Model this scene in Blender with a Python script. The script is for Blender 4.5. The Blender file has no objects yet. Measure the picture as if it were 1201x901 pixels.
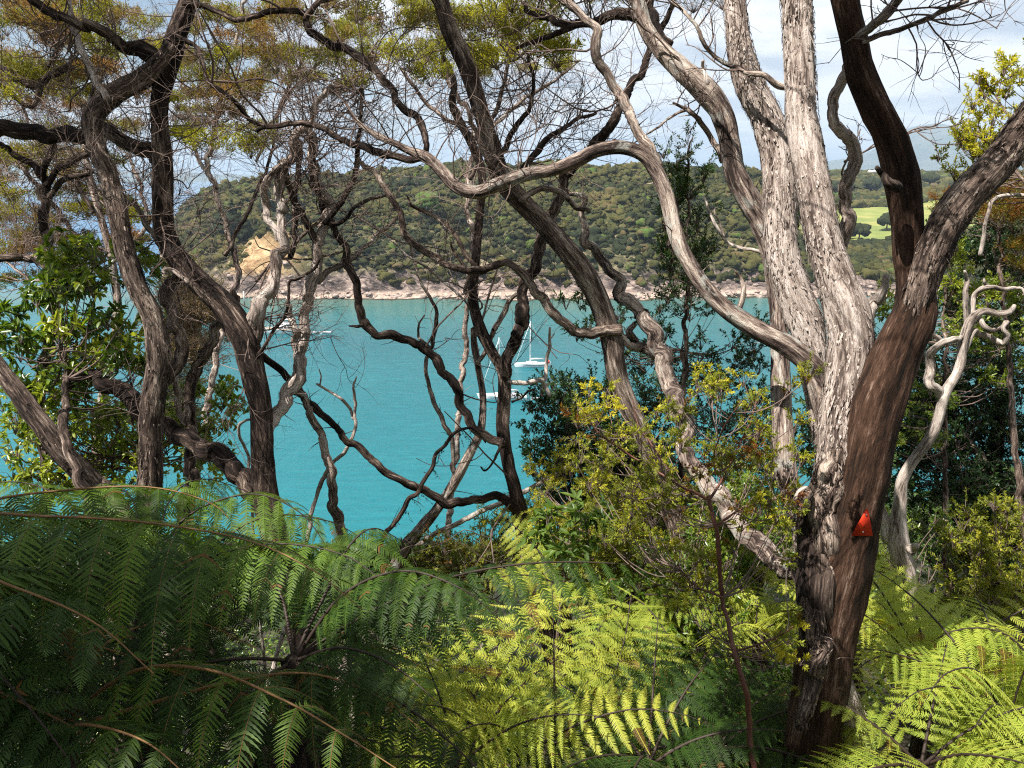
import bpy, math, random
import numpy as np

# ------------------------------------------------------------ camera, world, sun
SC = bpy.context.scene
COL = SC.collection
CAMZ = 57.0
F = 924.0
PITCH = math.radians(14.8)
cam_d = bpy.data.cameras.new('camera')
cam = bpy.data.objects.new('camera', cam_d); COL.objects.link(cam); SC.camera = cam
cam_d.angle = 2 * math.atan(600.5 / F)
cam.location = (0, 0, CAMZ)
cam.rotation_euler = (math.pi / 2 - PITCH, 0, 0)
cam_d.clip_start = 0.05; cam_d.clip_end = 90000

SUN = np.array([-0.44, -0.26, 0.86]); SUN /= np.linalg.norm(SUN)
elev = math.asin(SUN[2]); azim = math.atan2(SUN[0], SUN[1])
w = bpy.data.worlds.new('World'); SC.world = w; w.use_nodes = True
nt = w.node_tree; N = nt.nodes; Lk = nt.links
bg = N['Background']; bg.inputs['Strength'].default_value = 0.05
sky = N.new('ShaderNodeTexSky'); sky.sky_type = 'NISHITA'; sky.sun_disc = False
sky.sun_elevation = elev; sky.sun_rotation = azim; sky.altitude = 50
tc = N.new('ShaderNodeTexCoord')
sep = N.new('ShaderNodeSeparateXYZ'); Lk.new(tc.outputs['Generated'], sep.inputs[0])
def M_(op, a, b=None, tree=nt):
    n = tree.nodes.new('ShaderNodeMath'); n.operation = op
    for i, v in enumerate((a, b)):
        if v is None: continue
        if isinstance(v, (int, float)): n.inputs[i].default_value = v
        else: tree.links.new(v, n.inputs[i])
    return n.outputs[0]
zz = M_('ADD', M_('MAXIMUM', sep.outputs[2], 0.0), 0.13)
cx = M_('DIVIDE', sep.outputs[0], zz); cy = M_('DIVIDE', sep.outputs[1], zz)
comb = N.new('ShaderNodeCombineXYZ'); Lk.new(cx, comb.inputs[0]); Lk.new(cy, comb.inputs[1])
cn = N.new('ShaderNodeTexNoise'); cn.inputs['Scale'].default_value = 0.55; cn.inputs['Detail'].default_value = 7
cn.inputs['Roughness'].default_value = 0.52; cn.inputs['Distortion'].default_value = 0.5
Lk.new(comb.outputs[0], cn.inputs['Vector'])
# more cloud to the right of the view
bias = M_('MULTIPLY', sep.outputs[0], 0.22)
cm = N.new('ShaderNodeValToRGB'); cm.color_ramp.elements[0].position = 0.35; cm.color_ramp.elements[1].position = 0.50
Lk.new(M_('ADD', cn.outputs[0], bias), cm.inputs[0])
cn2 = N.new('ShaderNodeTexNoise'); cn2.inputs['Scale'].default_value = 1.3; cn2.inputs['Detail'].default_value = 5
Lk.new(comb.outputs[0], cn2.inputs['Vector'])
cr = N.new('ShaderNodeValToRGB'); e = cr.color_ramp.elements
e[0].position = 0.40; e[0].color = (0.62, 0.68, 0.77, 1); e[1].position = 0.54; e[1].color = (0.98, 1.0, 1.03, 1)
Lk.new(cn2.outputs[0], cr.inputs[0])
scl = N.new('ShaderNodeVectorMath'); scl.operation = 'SCALE'; scl.inputs['Scale'].default_value = 10.2
Lk.new(cr.outputs[0], scl.inputs[0])
mixc = N.new('ShaderNodeMix'); mixc.data_type = 'RGBA'
Lk.new(cm.outputs[0], mixc.inputs['Factor']); Lk.new(sky.outputs[0], mixc.inputs[6]); Lk.new(scl.outputs[0], mixc.inputs[7])
Lk.new(mixc.outputs[2], bg.inputs['Color'])

sl = bpy.data.lights.new('sun', 'SUN'); sl.energy = 5.0; sl.angle = math.radians(0.5); sl.color = (1, 0.95, 0.87)
so = bpy.data.objects.new('sun', sl); COL.objects.link(so)
from mathutils import Vector
so.rotation_euler = Vector(SUN).to_track_quat('Z', 'Y').to_euler()
so.location = (-20, -15, CAMZ + 40)
SC.view_settings.view_transform = 'Standard'; SC.view_settings.look = 'None'
SC.view_settings.gamma = 1; SC.view_settings.exposure = 1.2
SC.render.engine = 'CYCLES'
SC.cycles.use_denoising = False; SC.cycles.filter_width = 1.15
SC.cycles.max_bounces = 7; SC.cycles.transparent_max_bounces = 8; SC.cycles.volume_bounces = 0
SC.cycles.diffuse_bounces = 3; SC.cycles.transmission_bounces = 4; SC.cycles.glossy_bounces = 2
SC.cycles.sample_clamp_indirect = 4

# ------------------------------------------------------------ helpers
CF = np.array([0, math.cos(PITCH), -math.sin(PITCH)]); CU = np.array([0, math.sin(PITCH), math.cos(PITCH)])
CC = np.array([0, 0, CAMZ]); CR = np.array([1.0, 0, 0])
def P(px, py, d):
    return CC + d * (CF + (px - 600.5) / F * CR + (450.5 - py) / F * CU)
def seaP(px, py, z=0.0):
    r = CF + (px - 600.5) / F * CR + (450.5 - py) / F * CU
    return CC + r * ((z - CAMZ) / r[2])
def nrm(v):
    v = np.asarray(v, float)
    return v / np.maximum(np.linalg.norm(v, axis=-1, keepdims=True), 1e-9)

def vnoise(x, y, seed, py=None):
    """2-D value noise, bilinear-smooth; periodic in x with period px if given."""
    r = np.random.RandomState(seed).rand(64, 64)
    x0 = np.floor(x).astype(int); y0 = np.floor(y).astype(int)
    fx = x - x0; fy = y - y0; fx = fx * fx * (3 - 2 * fx); fy = fy * fy * (3 - 2 * fy)
    m = py or 64
    a = r[x0 % m, y0 % 64]; b = r[(x0 + 1) % m, y0 % 64]; c = r[x0 % m, (y0 + 1) % 64]; d = r[(x0 + 1) % m, (y0 + 1) % 64]
    return (a * (1 - fx) + b * fx) * (1 - fy) + (c * (1 - fx) + d * fx) * fy
def fbm(x, y, seed, o=4):
    s = 0; a = 0.5
    for i in range(o):
        s = s + a * vnoise(x, y, seed + i * 7); x = x * 2.03 + 5.2; y = y * 2.03 + 1.7; a *= 0.5
    return s / (1 - 0.5 ** o)

class MB:
    def __init__(s): s.v = []; s.q = []; s.t = []; s.qm = []; s.tm = []; s.tone = []; s.bk = []; s.n = 0
    def add(s, v, q=None, t=None, tone=None, bk=None, mi=0):
        v = np.asarray(v, float).reshape(-1, 3); n = len(v)
        s.v.append(v)
        if q is not None: q = np.asarray(q, int).reshape(-1, 4); s.q.append(q + s.n); s.qm.append(np.full(len(q), mi))
        if t is not None: t = np.asarray(t, int).reshape(-1, 3); s.t.append(t + s.n); s.tm.append(np.full(len(t), mi))
        s.tone.append(np.full(n, 0.5) if tone is None else np.broadcast_to(np.asarray(tone, float), (n,)))
        s.bk.append(v if bk is None else np.asarray(bk, float).reshape(-1, 3))
        s.n += n
    def build(s, name, mats, parent=None, smooth=False, origin=None):
        if s.n == 0: return None
        v = np.concatenate(s.v)
        if origin is None: origin = parent_origin(parent)
        else: origin = np.asarray(origin, float) ; 
        v = v - origin
        q = np.concatenate(s.q) if s.q else np.zeros((0, 4), int); t = np.concatenate(s.t) if s.t else np.zeros((0, 3), int)
        me = bpy.data.meshes.new(name)
        me.vertices.add(len(v)); me.vertices.foreach_set('co', v.astype(np.float32).ravel())
        loops = np.concatenate([q.ravel(), t.ravel()]).astype(np.int32)
        me.loops.add(len(loops)); me.loops.foreach_set('vertex_index', loops)
        npoly = len(q) + len(t); me.polygons.add(npoly)
        st = np.concatenate([np.arange(len(q)) * 4, len(q) * 4 + np.arange(len(t)) * 3]).astype(np.int32)
        me.polygons.foreach_set('loop_start', st)
        mi = np.concatenate(s.qm + s.tm).astype(np.int32) if npoly else np.zeros(0, np.int32)
        me.update(calc_edges=True)
        me.polygons.foreach_set('material_index', mi)
        if smooth: me.polygons.foreach_set('use_smooth', np.ones(npoly, bool))
        a = me.attributes.new('tone', 'FLOAT', 'POINT'); a.data.foreach_set('value', np.concatenate(s.tone).astype(np.float32))
        a = me.attributes.new('bark', 'FLOAT_VECTOR', 'POINT'); a.data.foreach_set('vector', np.concatenate(s.bk).astype(np.float32).ravel())
        for m in (mats if isinstance(mats, (list, tuple)) else [mats]): me.materials.append(m)
        o = bpy.data.objects.new(name, me); COL.objects.link(o)
        if parent is not None: o.parent = parent
        else: o.location = origin
        return o
ORG = {}
def parent_origin(p):
    o = np.zeros(3)
    while p is not None:
        o = o + np.array(p.location); p = p.parent
    return o
def tag(o, label=None, cat=None, group=None, kind=None):
    if label: o['label'] = label
    if cat: o['category'] = cat
    if group: o['group'] = group
    if kind: o['kind'] = kind
    return o
def empty(name, loc, label, cat, group=None, rz=0.0):
    o = bpy.data.objects.new(name, None); COL.objects.link(o); o.empty_display_size = 0.1
    o.location = tuple(float(a) for a in loc); o.rotation_euler = (0, 0, rz)
    return tag(o, label, cat, group)

def spline(pts, n_per=6, step=None):
    """Catmull-Rom through rows of pts (any number of columns)."""
    p = np.asarray(pts, float)
    if len(p) == 2: p = np.array([p[0], (p[0] + p[1]) / 2, p[1]])
    e = np.vstack([2 * p[0] - p[1], p, 2 * p[-1] - p[-2]])
    out = []
    for i in range(len(p) - 1):
        a, b, c, d = e[i:i + 4]
        k = n_per if step is None else max(2, int(np.linalg.norm((c - b)[:3]) / step))
        t = np.linspace(0, 1, k, endpoint=False)[:, None]
        out.append(0.5 * (2 * b + (c - a) * t + (2 * a - 5 * b + 4 * c - d) * t * t + (3 * b - a - 3 * c + d) * t ** 3))
    out.append(p[-1:])
    return np.vstack(out)

def tube(mb, pts, rad, k=8, amp=0.0, seed=0, mi=0, tone=0.5, tipcap=True, lump=0.0, ref=None):
    pts = np.asarray(pts, float); rad = np.maximum(np.asarray(rad, float), 0.0004); n = len(pts)
    T = nrm(np.gradient(pts, axis=0))
    if ref is None:
        mt = np.abs(T).mean(0); ref = np.eye(3)[int(np.argmin(mt))]
    U = nrm(np.cross(T, ref)); V = np.cross(T, U)
    th = np.arange(k) / k * 2 * np.pi
    s = np.concatenate([[0], np.cumsum(np.linalg.norm(np.diff(pts, axis=0), axis=1))])
    R = np.repeat(rad[:, None], k, 1)
    if amp > 0:
        TH, S = np.meshgrid(th / (2 * np.pi), s); TW = TH + 0.25 * np.sin(S * 1.3 + seed) * 0.5
        f1 = np.abs(vnoise(TW * 11, S * 7.0, seed + 3, 11) - 0.5) * 2; f2 = np.abs(vnoise(TW * 23, S * 12.0, seed + 5, 23) - 0.5) * 2
        f3 = vnoise(TH * 3, S * 4.5, seed + 9, 3) - 0.5; f4 = vnoise(TW * 6, S * 2.2, seed + 11, 6) - 0.5
        R = R * (1 + amp * (0.9 * (f1 - 0.5) + 0.6 * (f2 - 0.5)) + lump * (1.2 * f3 + 0.9 * f4))
    v = pts[:, None, :] + R[..., None] * (np.cos(th)[None, :, None] * U[:, None, :] + np.sin(th)[None, :, None] * V[:, None, :])
    r0 = rad[:, None]
    bk = np.stack([np.cos(th)[None] * r0, np.sin(th)[None] * r0, np.repeat(s[:, None], k, 1) + seed * 3.7], -1)
    i = np.arange(n - 1)[:, None] * k; j = np.arange(k)[None]; j2 = (j + 1) % k
    q = np.stack([i + j, i + j2, i + k + j2, i + k + j], -1).reshape(-1, 4)
    v = v.reshape(-1, 3); bk = bk.reshape(-1, 3)
    tri = []
    if tipcap:
        v = np.vstack([v, pts[-1] + T[-1] * rad[-1] * 0.6, pts[0] - T[0] * rad[0] * 0.3])
        bk = np.vstack([bk, [0, 0, s[-1] + seed * 3.7], [0, 0, seed * 3.7]])
        a = n * k; l = (n - 1) * k
        tri = [(l + jj, l + (jj + 1) % k, a) for jj in range(k)] + [((jj + 1) % k, jj, a + 1) for jj in range(k)]
    mb.add(v, q, tri if tri else None, tone=tone, bk=bk, mi=mi)

def segs(mb, A, B, ra, rb, mi=0, tone=0.5):
    """many straight 3-sided sticks at once"""
    A = np.asarray(A, float).reshape(-1, 3); B = np.asarray(B, float).reshape(-1, 3); m = len(A)
    if m == 0: return
    T = nrm(B - A); ref = np.where(np.abs(T[:, 2:3]) > 0.8, np.array([[1.0, 0, 0]]), np.array([[0, 0, 1.0]]))
    U = nrm(np.cross(T, ref)); V = np.cross(T, U)
    ra = np.broadcast_to(ra, (m,))[:, None]; rb = np.broadcast_to(rb, (m,))[:, None]
    vs = []
    for P_, r in ((A, ra), (B, rb)):
        for a in (0, 2.094, 4.189): vs.append(P_ + r * (math.cos(a) * U + math.sin(a) * V))
    v = np.stack(vs, 1).reshape(-1, 3)
    o = np.arange(m)[:, None, None] * 6
    q = (o + np.array([[0, 1, 4, 3], [1, 2, 5, 4], [2, 0, 3, 5]])[None]).reshape(-1, 4)
    mb.add(v, q, tone=tone, mi=mi)

def leaves(mb, B, D, ll, lw, rng, tone, mi=0, fold=0.25, six=False, up=None):
    """many leaves: base points B, unit directions D"""
    m = len(B)
    if m == 0: return
    ll = np.broadcast_to(ll, (m,))[:, None]; lw = np.broadcast_to(lw, (m,))[:, None]
    r = rng.normal(size=(m, 3)) if up is None else np.asarray(up) + rng.normal(size=(m, 3)) * 0.45
    S = nrm(np.cross(D, r)); Nn = np.cross(S, D)
    h = fold * lw
    tone = np.broadcast_to(tone, (m,))
    if not six:
        v = np.stack([B, B + D * ll * 0.45 + S * lw * 0.5 + Nn * h, B + D * ll, B + D * ll * 0.45 - S * lw * 0.5 + Nn * h], 1).reshape(-1, 3)
        o = np.arange(m)[:, None] * 4
        t = np.concatenate([o + np.array([[0, 1, 2]]), o + np.array([[0, 2, 3]])])
        mb.add(v, None, t, tone=np.repeat(tone, 4), mi=mi)
    else:
        bend = -Nn * ll * 0.12
        v = np.stack([B, B + D * ll * .3 + S * lw * .42 + Nn * h, B + D * ll * .68 + S * lw * .5 + Nn * h + bend * .4, B + D * ll + bend,
                      B + D * ll * .68 - S * lw * .5 + Nn * h + bend * .4, B + D * ll * .3 - S * lw * .42 + Nn * h], 1).reshape(-1, 3)
        o = np.arange(m)[:, None] * 6
        q = np.concatenate([o + np.array([[0, 1, 2, 3]]), o + np.array([[0, 3, 4, 5]])])
        mb.add(v, q, tone=np.repeat(tone, 6), mi=mi)

# ------------------------------------------------------------ materials
def mat(name):
    m = bpy.data.materials.new(name); m.use_nodes = True
    return m, m.node_tree, m.node_tree.nodes['Principled BSDF']
def ramp(tree, src, stops):
    r = tree.nodes.new('ShaderNodeValToRGB'); el = r.color_ramp.elements
    while len(el) > 1: el.remove(el[-1])
    el[0].position = stops[0][0]; el[0].color = (*stops[0][1], 1)
    for p, c in stops[1:]:
        n = el.new(p); n.color = (*c, 1)
    tree.links.new(src, r.inputs[0]); return r.outputs[0]
def attr(tree, name, out='Fac'):
    a = tree.nodes.new('ShaderNodeAttribute'); a.attribute_name = name; return a.outputs[out]
def noise(tree, vec, scale, detail=4, rough=0.55, dist=0):
    n = tree.nodes.new('ShaderNodeTexNoise'); n.inputs['Scale'].default_value = scale; n.inputs['Detail'].default_value = detail
    n.inputs['Roughness'].default_value = rough; n.inputs['Distortion'].default_value = dist
    if vec is not None: tree.links.new(vec, n.inputs['Vector'])
    return n.outputs[0]
def mapping(tree, vec, sc):
    n = tree.nodes.new('ShaderNodeMapping'); n.inputs['Scale'].default_value = sc; tree.links.new(vec, n.inputs[0]); return n.outputs[0]
def bump(tree, bs, h, strength, dist):
    b = tree.nodes.new('ShaderNodeBump'); b.inputs['Strength'].default_value = strength; b.inputs['Distance'].default_value = dist
    tree.links.new(h, b.inputs['Height']); tree.links.new(b.outputs[0], bs.inputs['Normal'])
def mixrgb(tree, f, a, b, mode='MIX'):
    n = tree.nodes.new('ShaderNodeMix'); n.data_type = 'RGBA'; n.blend_type = mode
    for s, x in ((0, f), (6, a), (7, b)):
        if isinstance(x, (int, float)): n.inputs[s].default_value = x
        elif isinstance(x, tuple): n.inputs[s].default_value = (*x, 1)
        else: tree.links.new(x, n.inputs[s])
    return n.outputs[2]
def plain(name, c, rough=0.6, metal=0.0, spec=0.5, var=0.15, sc=20):
    m, t, b = mat(name)
    tcn = t.nodes.new('ShaderNodeTexCoord').outputs['Object']
    n = noise(t, tcn, sc)
    b.inputs['Roughness'].default_value = rough; b.inputs['Metallic'].default_value = metal; b.inputs['Specular IOR Level'].default_value = spec
    t.links.new(ramp(t, n, [(0.3, tuple(x * (1 - var) for x in c)), (0.7, tuple(min(1, x * (1 + var)) for x in c))]), b.inputs['Base Color'])
    return m
def bark(name, stops, fs=1.0, bd=0.012, rough=0.9, patch=None):
    m, t, b = mat(name)
    a = attr(t, 'bark', 'Vector')
    fine = noise(t, mapping(t, a, (120 * fs, 120 * fs, 16 * fs)), 1.0, 6, 0.7, 0.6)
    big = noise(t, mapping(t, a, (22, 22, 3.2)), 1.0, 4, 0.6, 0.6)
    low = noise(t, mapping(t, a, (6, 6, 1.8)), 1.0, 3, 0.5)
    mixv = M_('ADD', M_('MULTIPLY', fine, 0.75, t), M_('MULTIPLY', big, 0.75, t), t)
    mixv = M_('ADD', mixv, M_('MULTIPLY', M_('SUBTRACT', low, 0.5, t), 0.45, t), t)
    mixv = M_('SUBTRACT', mixv, 0.25, t)
    colr = ramp(t, mixv, stops)
    if patch:
        pn = noise(t, mapping(t, a, (14, 14, 9)), 1.0, 5, 0.6, 0.5)
        pf = ramp(t, pn, [(0.56, (0, 0, 0)), (0.66, (1, 1, 1))])
        colr = mixrgb(t, M_('MULTIPLY', pf, 0.7, t), colr, patch)
    t.links.new(colr, b.inputs['Base Color']); b.inputs['Roughness'].default_value = rough
    b.inputs['Specular IOR Level'].default_value = 0.2
    bump(t, b, M_('ADD', fine, big, t), 1.0, bd * 1.3)
    return m
def leafmat(name, stops, trans=0.3, rough=0.45, spec=0.4, tcol=None):
    m, t, b = mat(name)
    c = ramp(t, attr(t, 'tone'), stops)
    t.links.new(c, b.inputs['Base Color']); b.inputs['Roughness'].default_value = rough; b.inputs['Specular IOR Level'].default_value = spec
    tr = t.nodes.new('ShaderNodeBsdfTranslucent')
    g = t.nodes.new('ShaderNodeMix'); g.data_type = 'RGBA'; g.blend_type = 'MULTIPLY'; g.inputs[0].default_value = 1
    t.links.new(c, g.inputs[6]); g.inputs[7].default_value = (*(tcol or (1.9, 1.8, 0.7)), 1); t.links.new(g.outputs[2], tr.inputs[0])
    mx = t.nodes.new('ShaderNodeMixShader'); mx.inputs[0].default_value = trans
    t.links.new(b.outputs[0], mx.inputs[1]); t.links.new(tr.outputs[0], mx.inputs[2])
    t.links.new(mx.outputs[0], t.nodes['Material Output'].inputs[0])
    return m

B_PALE = bark('pale_shaggy_bark', [(0.34, (0.07, 0.05, 0.042)), (0.44, (0.27, 0.21, 0.18)), (0.54, (0.50, 0.42, 0.37)), (0.68, (0.70, 0.61, 0.56))])
B_BROWN = bark('brown_bark', [(0.36, (0.018, 0.012, 0.010)), (0.47, (0.075, 0.052, 0.042)), (0.57, (0.21, 0.155, 0.125)), (0.68, (0.52, 0.43, 0.36))])  # palest stop lightened to paint sunlit ridges into the bark
B_DARK = bark('dark_bark', [(0.36, (0.010, 0.007, 0.006)), (0.5, (0.034, 0.022, 0.018)), (0.6, (0.11, 0.078, 0.062)), (0.71, (0.36, 0.28, 0.23))])
B_RED = bark('smooth_red_brown_bark', [(0.36, (0.010, 0.006, 0.004)), (0.5, (0.040, 0.020, 0.012)), (0.62, (0.085, 0.046, 0.03)), (0.76, (0.26, 0.19, 0.15))], bd=0.009)
B_LICH = bark('lichen_bark', [(0.37, (0.028, 0.019, 0.016)), (0.47, (0.14, 0.10, 0.085)), (0.56, (0.33, 0.26, 0.215)), (0.68, (0.62, 0.53, 0.46))], patch=(0.42, 0.42, 0.38))  # top stop raised so sunlit edges are in the colour
B_DEAD = bark('bleached_dead_wood', [(0.36, (0.08, 0.062, 0.052)), (0.45, (0.27, 0.22, 0.19)), (0.58, (0.46, 0.40, 0.355)), (0.7, (0.58, 0.52, 0.47))], bd=0.006)
B_STEM = plain('green_brown_stem', (0.07, 0.045, 0.025), 0.7)
B_TWIG = plain('twig_wood', (0.15, 0.11, 0.095), 0.9, spec=0.15, sc=6, var=0.4)
B_TWIGP = plain('pale_twig_wood', (0.26, 0.2, 0.18), 0.9, spec=0.15, sc=6, var=0.35)
M_FROND = leafmat('shaded_fern_leaf', [(0, (0.14, 0.07, 0.02)), (0.03, (0.007, 0.017, 0.004)), (0.5, (0.028, 0.062, 0.009)), (1, (0.15, 0.24, 0.028))], 0.30, 0.55, 0.22)  # green darkened to put the shade over the left ferns into the colour
M_FRONDY = leafmat('sunlit_yellow_fern_leaf', [(0, (0.16, 0.09, 0.02)), (0.03, (0.07, 0.13, 0.02)), (0.5, (0.25, 0.33, 0.045)), (1, (0.54, 0.54, 0.09))], 0.42, 0.55, 0.25)  # brighter fern green, sunlight put into the colour
M_RACH = plain('fern_rachis', (0.17, 0.085, 0.025), 0.6)
M_RACHD = plain('dark_fern_stalk', (0.03, 0.017, 0.012), 0.7)
M_KAN = leafmat('kanuka_leaf', [(0, (0.22, 0.11, 0.05)), (0.3, (0.20, 0.14, 0.05)), (0.5, (0.15, 0.165, 0.03)), (1, (0.40, 0.38, 0.03))], 0.45, 0.6, 0.2, (1.6, 1.5, 0.8))
M_GLOSS = leafmat('glossy_leaf', [(0, (0.025, 0.06, 0.010)), (0.5, (0.085, 0.15, 0.018)), (1, (0.30, 0.34, 0.045))], 0.34, 0.32, 0.5)
M_DARK = leafmat('small_dark_leaf', [(0, (0.016, 0.04, 0.014)), (0.5, (0.035, 0.075, 0.018)), (1, (0.1, 0.16, 0.025))], 0.25, 0.4, 0.35)
M_YEL = leafmat('yellow_green_leaf', [(0, (0.2, 0.07, 0.015)), (0.25, (0.11, 0.12, 0.018)), (0.55, (0.17, 0.21, 0.022)), (1, (0.46, 0.42, 0.04))], 0.4, 0.5, 0.25)
M_BROAD = leafmat('broad_green_leaf', [(0, (0.04, 0.09, 0.02)), (1, (0.17, 0.25, 0.06))], 0.4, 0.35, 0.4)
M_DRY = leafmat('dry_pinkish_leaf', [(0, (0.22, 0.15, 0.12)), (0.6, (0.34, 0.26, 0.2)), (1, (0.22, 0.22, 0.08))], 0.3, 0.7, 0.1)
M_DEADF = leafmat('withered_fern_leaf', [(0, (0.03, 0.022, 0.015)), (1, (0.1, 0.065, 0.03))], 0.2, 0.8, 0.1, (1, 1, 1))

# ------------------------------------------------------------ terrain and sea
def grid_sheet(name, X, Y, Z, m, kind='structure', smooth=True, label=None, cat=None):
    mb = MB(); ny, nx = X.shape
    i = np.arange(ny - 1)[:, None] * nx; j = np.arange(nx - 1)[None]
    q = np.stack([i + j, i + j + 1, i + nx + j + 1, i + nx + j], -1).reshape(-1, 4)
    mb.add(np.stack([X, Y, Z], -1).reshape(-1, 3), q)
    o = mb.build(name, m, None, smooth, origin=(0, 0, 0)); tag(o, kind=kind); return o

def near_h(x, y):
    r = np.interp(y, [-40, -3, 0, 3, 5, 8, 14, 30, 60, 95], [3, -1.3, -1.7, -2.95, -3.75, -4.9, -7.3, -15.4, -38, -64])
    r = r + np.clip(x, -1, 9) * 0.13 * np.clip((y - 2) / 3, 0, 1) * np.clip((60 - y) / 30, 0, 1)
    r = r + (fbm(x * 0.7 + 20, y * 0.7 + 20, 11) - 0.5) * 0.35
    return CAMZ + r
xs = np.concatenate([np.linspace(-90, -10, 30), np.linspace(-9.6, 12, 80), np.linspace(13, 120, 35)])
ys = np.concatenate([np.linspace(-40, -1.2, 14), np.linspace(-1, 14, 60), np.linspace(15, 95, 35)])
X, Y = np.meshgrid(xs, ys)
m_soil, t, b = mat('forest_soil')
ob = t.nodes.new('ShaderNodeTexCoord').outputs['Object']
n1 = noise(t, ob, 3.0, 8, 0.7)
t.links.new(ramp(t, n1, [(0.3, (0.02, 0.016, 0.01)), (0.5, (0.045, 0.035, 0.02)), (0.68, (0.06, 0.07, 0.025))]), b.inputs['Base Color'])
b.inputs['Roughness'].default_value = 0.95; bump(t, b, n1, 0.8, 0.06)
grid_sheet('ground', X, Y, near_h(X, Y), m_soil)

# sea
m_sea, t, b = mat('sea_water')
geo = t.nodes.new('ShaderNodeNewGeometry').outputs['Position']
sp = t.nodes.new('ShaderNodeSeparateXYZ'); t.links.new(geo, sp.inputs[0])
nb = noise(t, mapping(t, geo, (0.006, 0.011, 1)), 1.0, 4, 0.5)
ybase = M_('ADD', sp.outputs[1], M_('MULTIPLY', M_('SUBTRACT', nb, 0.5, t), 130.0, t), t)
yr = M_('DIVIDE', ybase, 700.0, t)
colr = ramp(t, yr, [(0.0, (0.006, 0.132, 0.155)), (0.20, (0.005, 0.108, 0.133)), (0.38, (0.005, 0.078, 0.100)), (0.47, (0.010, 0.095, 0.10)), (0.512, (0.03, 0.10, 0.08)),
                    (0.54, (0.09, 0.12, 0.08)), (0.60, (0.015, 0.16, 0.24)), (0.8, (0.012, 0.09, 0.24)), (1.0, (0.010, 0.07, 0.22))])
wv = noise(t, mapping(t, geo, (0.16, 0.55, 1)), 1.0, 8, 0.74, 0.4)
wv = ramp(t, wv, [(0.3, (0, 0, 0)), (0.7, (1, 1, 1))])
colr = mixrgb(t, M_('MULTIPLY', wv, M_('ADD', 0.25, M_('MULTIPLY', noise(t, mapping(t, geo, (0.012, 0.03, 1)), 1.0, 3), 0.6, t), t), t), colr, (0.018, 0.170, 0.195))
t.links.new(colr, b.inputs['Base Color']); b.inputs['Roughness'].default_value = 0.12; b.inputs['IOR'].default_value = 1.33
b.inputs['Specular IOR Level'].default_value = 0.38
bump(t, b, wv, 0.6, 0.3)
sx = np.concatenate([-np.geomspace(300, 70000, 14)[::-1], np.linspace(-240, 240, 9), np.geomspace(300, 70000, 14)])
sy = np.concatenate([[-20000, -2000, -200, 0], np.linspace(40, 400, 10), np.geomspace(500, 75000, 14)])
X, Y = np.meshgrid(sx, sy)
grid_sheet('sea', X, Y, X * 0, m_sea)

# headland
U_K = [-0.75, -0.46, -0.428, -0.405, -0.385, -0.355, -0.30, -0.24, -0.19, -0.13, -0.05, 0.1, 0.2, 0.30, 0.34, 0.40, 0.6, 1.2]
H_K = [-20, -16, 14, 33, 41, 48, 51, 52, 54, 60, 61, 61, 60, 58, 50, 34, 30, 34]
def shore(x): return 377 + 7 * (vnoise(x * 0.035 + 9, x * 0 + 3.3, 5) - 0.5) * 2 + 3.5 * (vnoise(x * 0.13 + 2, x * 0 + 1.3, 6) - 0.5) * 2
def head_h(x, y):
    u = x / np.maximum(y, 1.0)
    Hr = np.interp(u, U_K, H_K)
    d = y - shore(x)
    # west end: coast turns away
    rise = np.interp(d, [-60, -12, 0, 3, 9, 22, 60, 110, 175, 240, 420], [-22, -5, 0.0, 0.5, 1.1, 7, 0, 0, 0, 0, 0])
    prof = np.interp(d, [-60, 22, 60, 110, 175, 240, 420], [0, 0.16, 0.46, 0.76, 1.0, 1.02, 0.8])
    z1 = np.where(d < 22, rise * np.clip(Hr / 40, 0, 1) + (1 - np.clip(Hr / 40, 0, 1)) * np.minimum(Hr, rise), Hr * prof)
    # cliff face at the west end
    cl = np.exp(-((u + 0.305) / 0.028) ** 2); cw = np.clip((-u - 0.14) / 0.1, 0, 1) * np.clip((u + 0.43) / 0.03, 0, 1)
    z1 = z1 + cl * np.interp(d, [0, 6, 16, 34, 70, 120], [0, 2, 8, 8, 4, 0]) + cw * np.interp(d, [0, 3, 12, 30, 60, 110], [0, 1, 7, 7, 4, 0]) * (0.5 + 1.0 * vnoise(x * 0.07 + 3, d * 0.05, 91))
    # eastern valley with paddock, rising behind
    dv = np.interp(y, [377, 385, 400, 450, 550, 800, 1000, 1150, 1400], [0, 2, 8, 11, 15, 33, 54, 58, 40])
    wv_ = np.clip((u - 0.29) / 0.10, 0, 1); wv_ = wv_ * wv_ * (3 - 2 * wv_)
    dv = np.where(y < shore(x), z1, dv)
    z = z1 * (1 - wv_) + dv * wv_
    z = np.where(y > 800, np.maximum(z, np.interp(y, [800, 1000, 1300, 1500], [10, 40, 30, 0]) * np.clip((u + 0.28) / 0.1, 0, 1)), z)
    rough = (fbm(x * 0.03 + 30, y * 0.03 + 30, 21) - 0.5) * 12 * np.clip(d / 60, 0, 1) * np.clip((u + 0.42) / 0.05, 0, 1) * (1 - wv_ * 0.85)
    rock = (fbm(x * 0.16 + 30, y * 0.16 + 30, 31) - 0.45) * (9 + 5 * cl + 5 * cw) + cl * 9 * (np.abs(fbm(x * 0.33 + 10, y * 0.10 + 10, 37) - .5) * 2 - .3) * np.clip(d / 5, 0, 1) * np.clip((60 - d) / 10, 0, 1) * np.clip(d / 5, 0, 1) * np.clip((40 - d) / 22, 0, 1)
    rock = rock * (0.4 + 0.6 * vnoise(x * 0.02 + 4, x * 0 + 8.2, 77)) * (1 - 0.7 * wv_)
    return z + rough + rock
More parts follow.
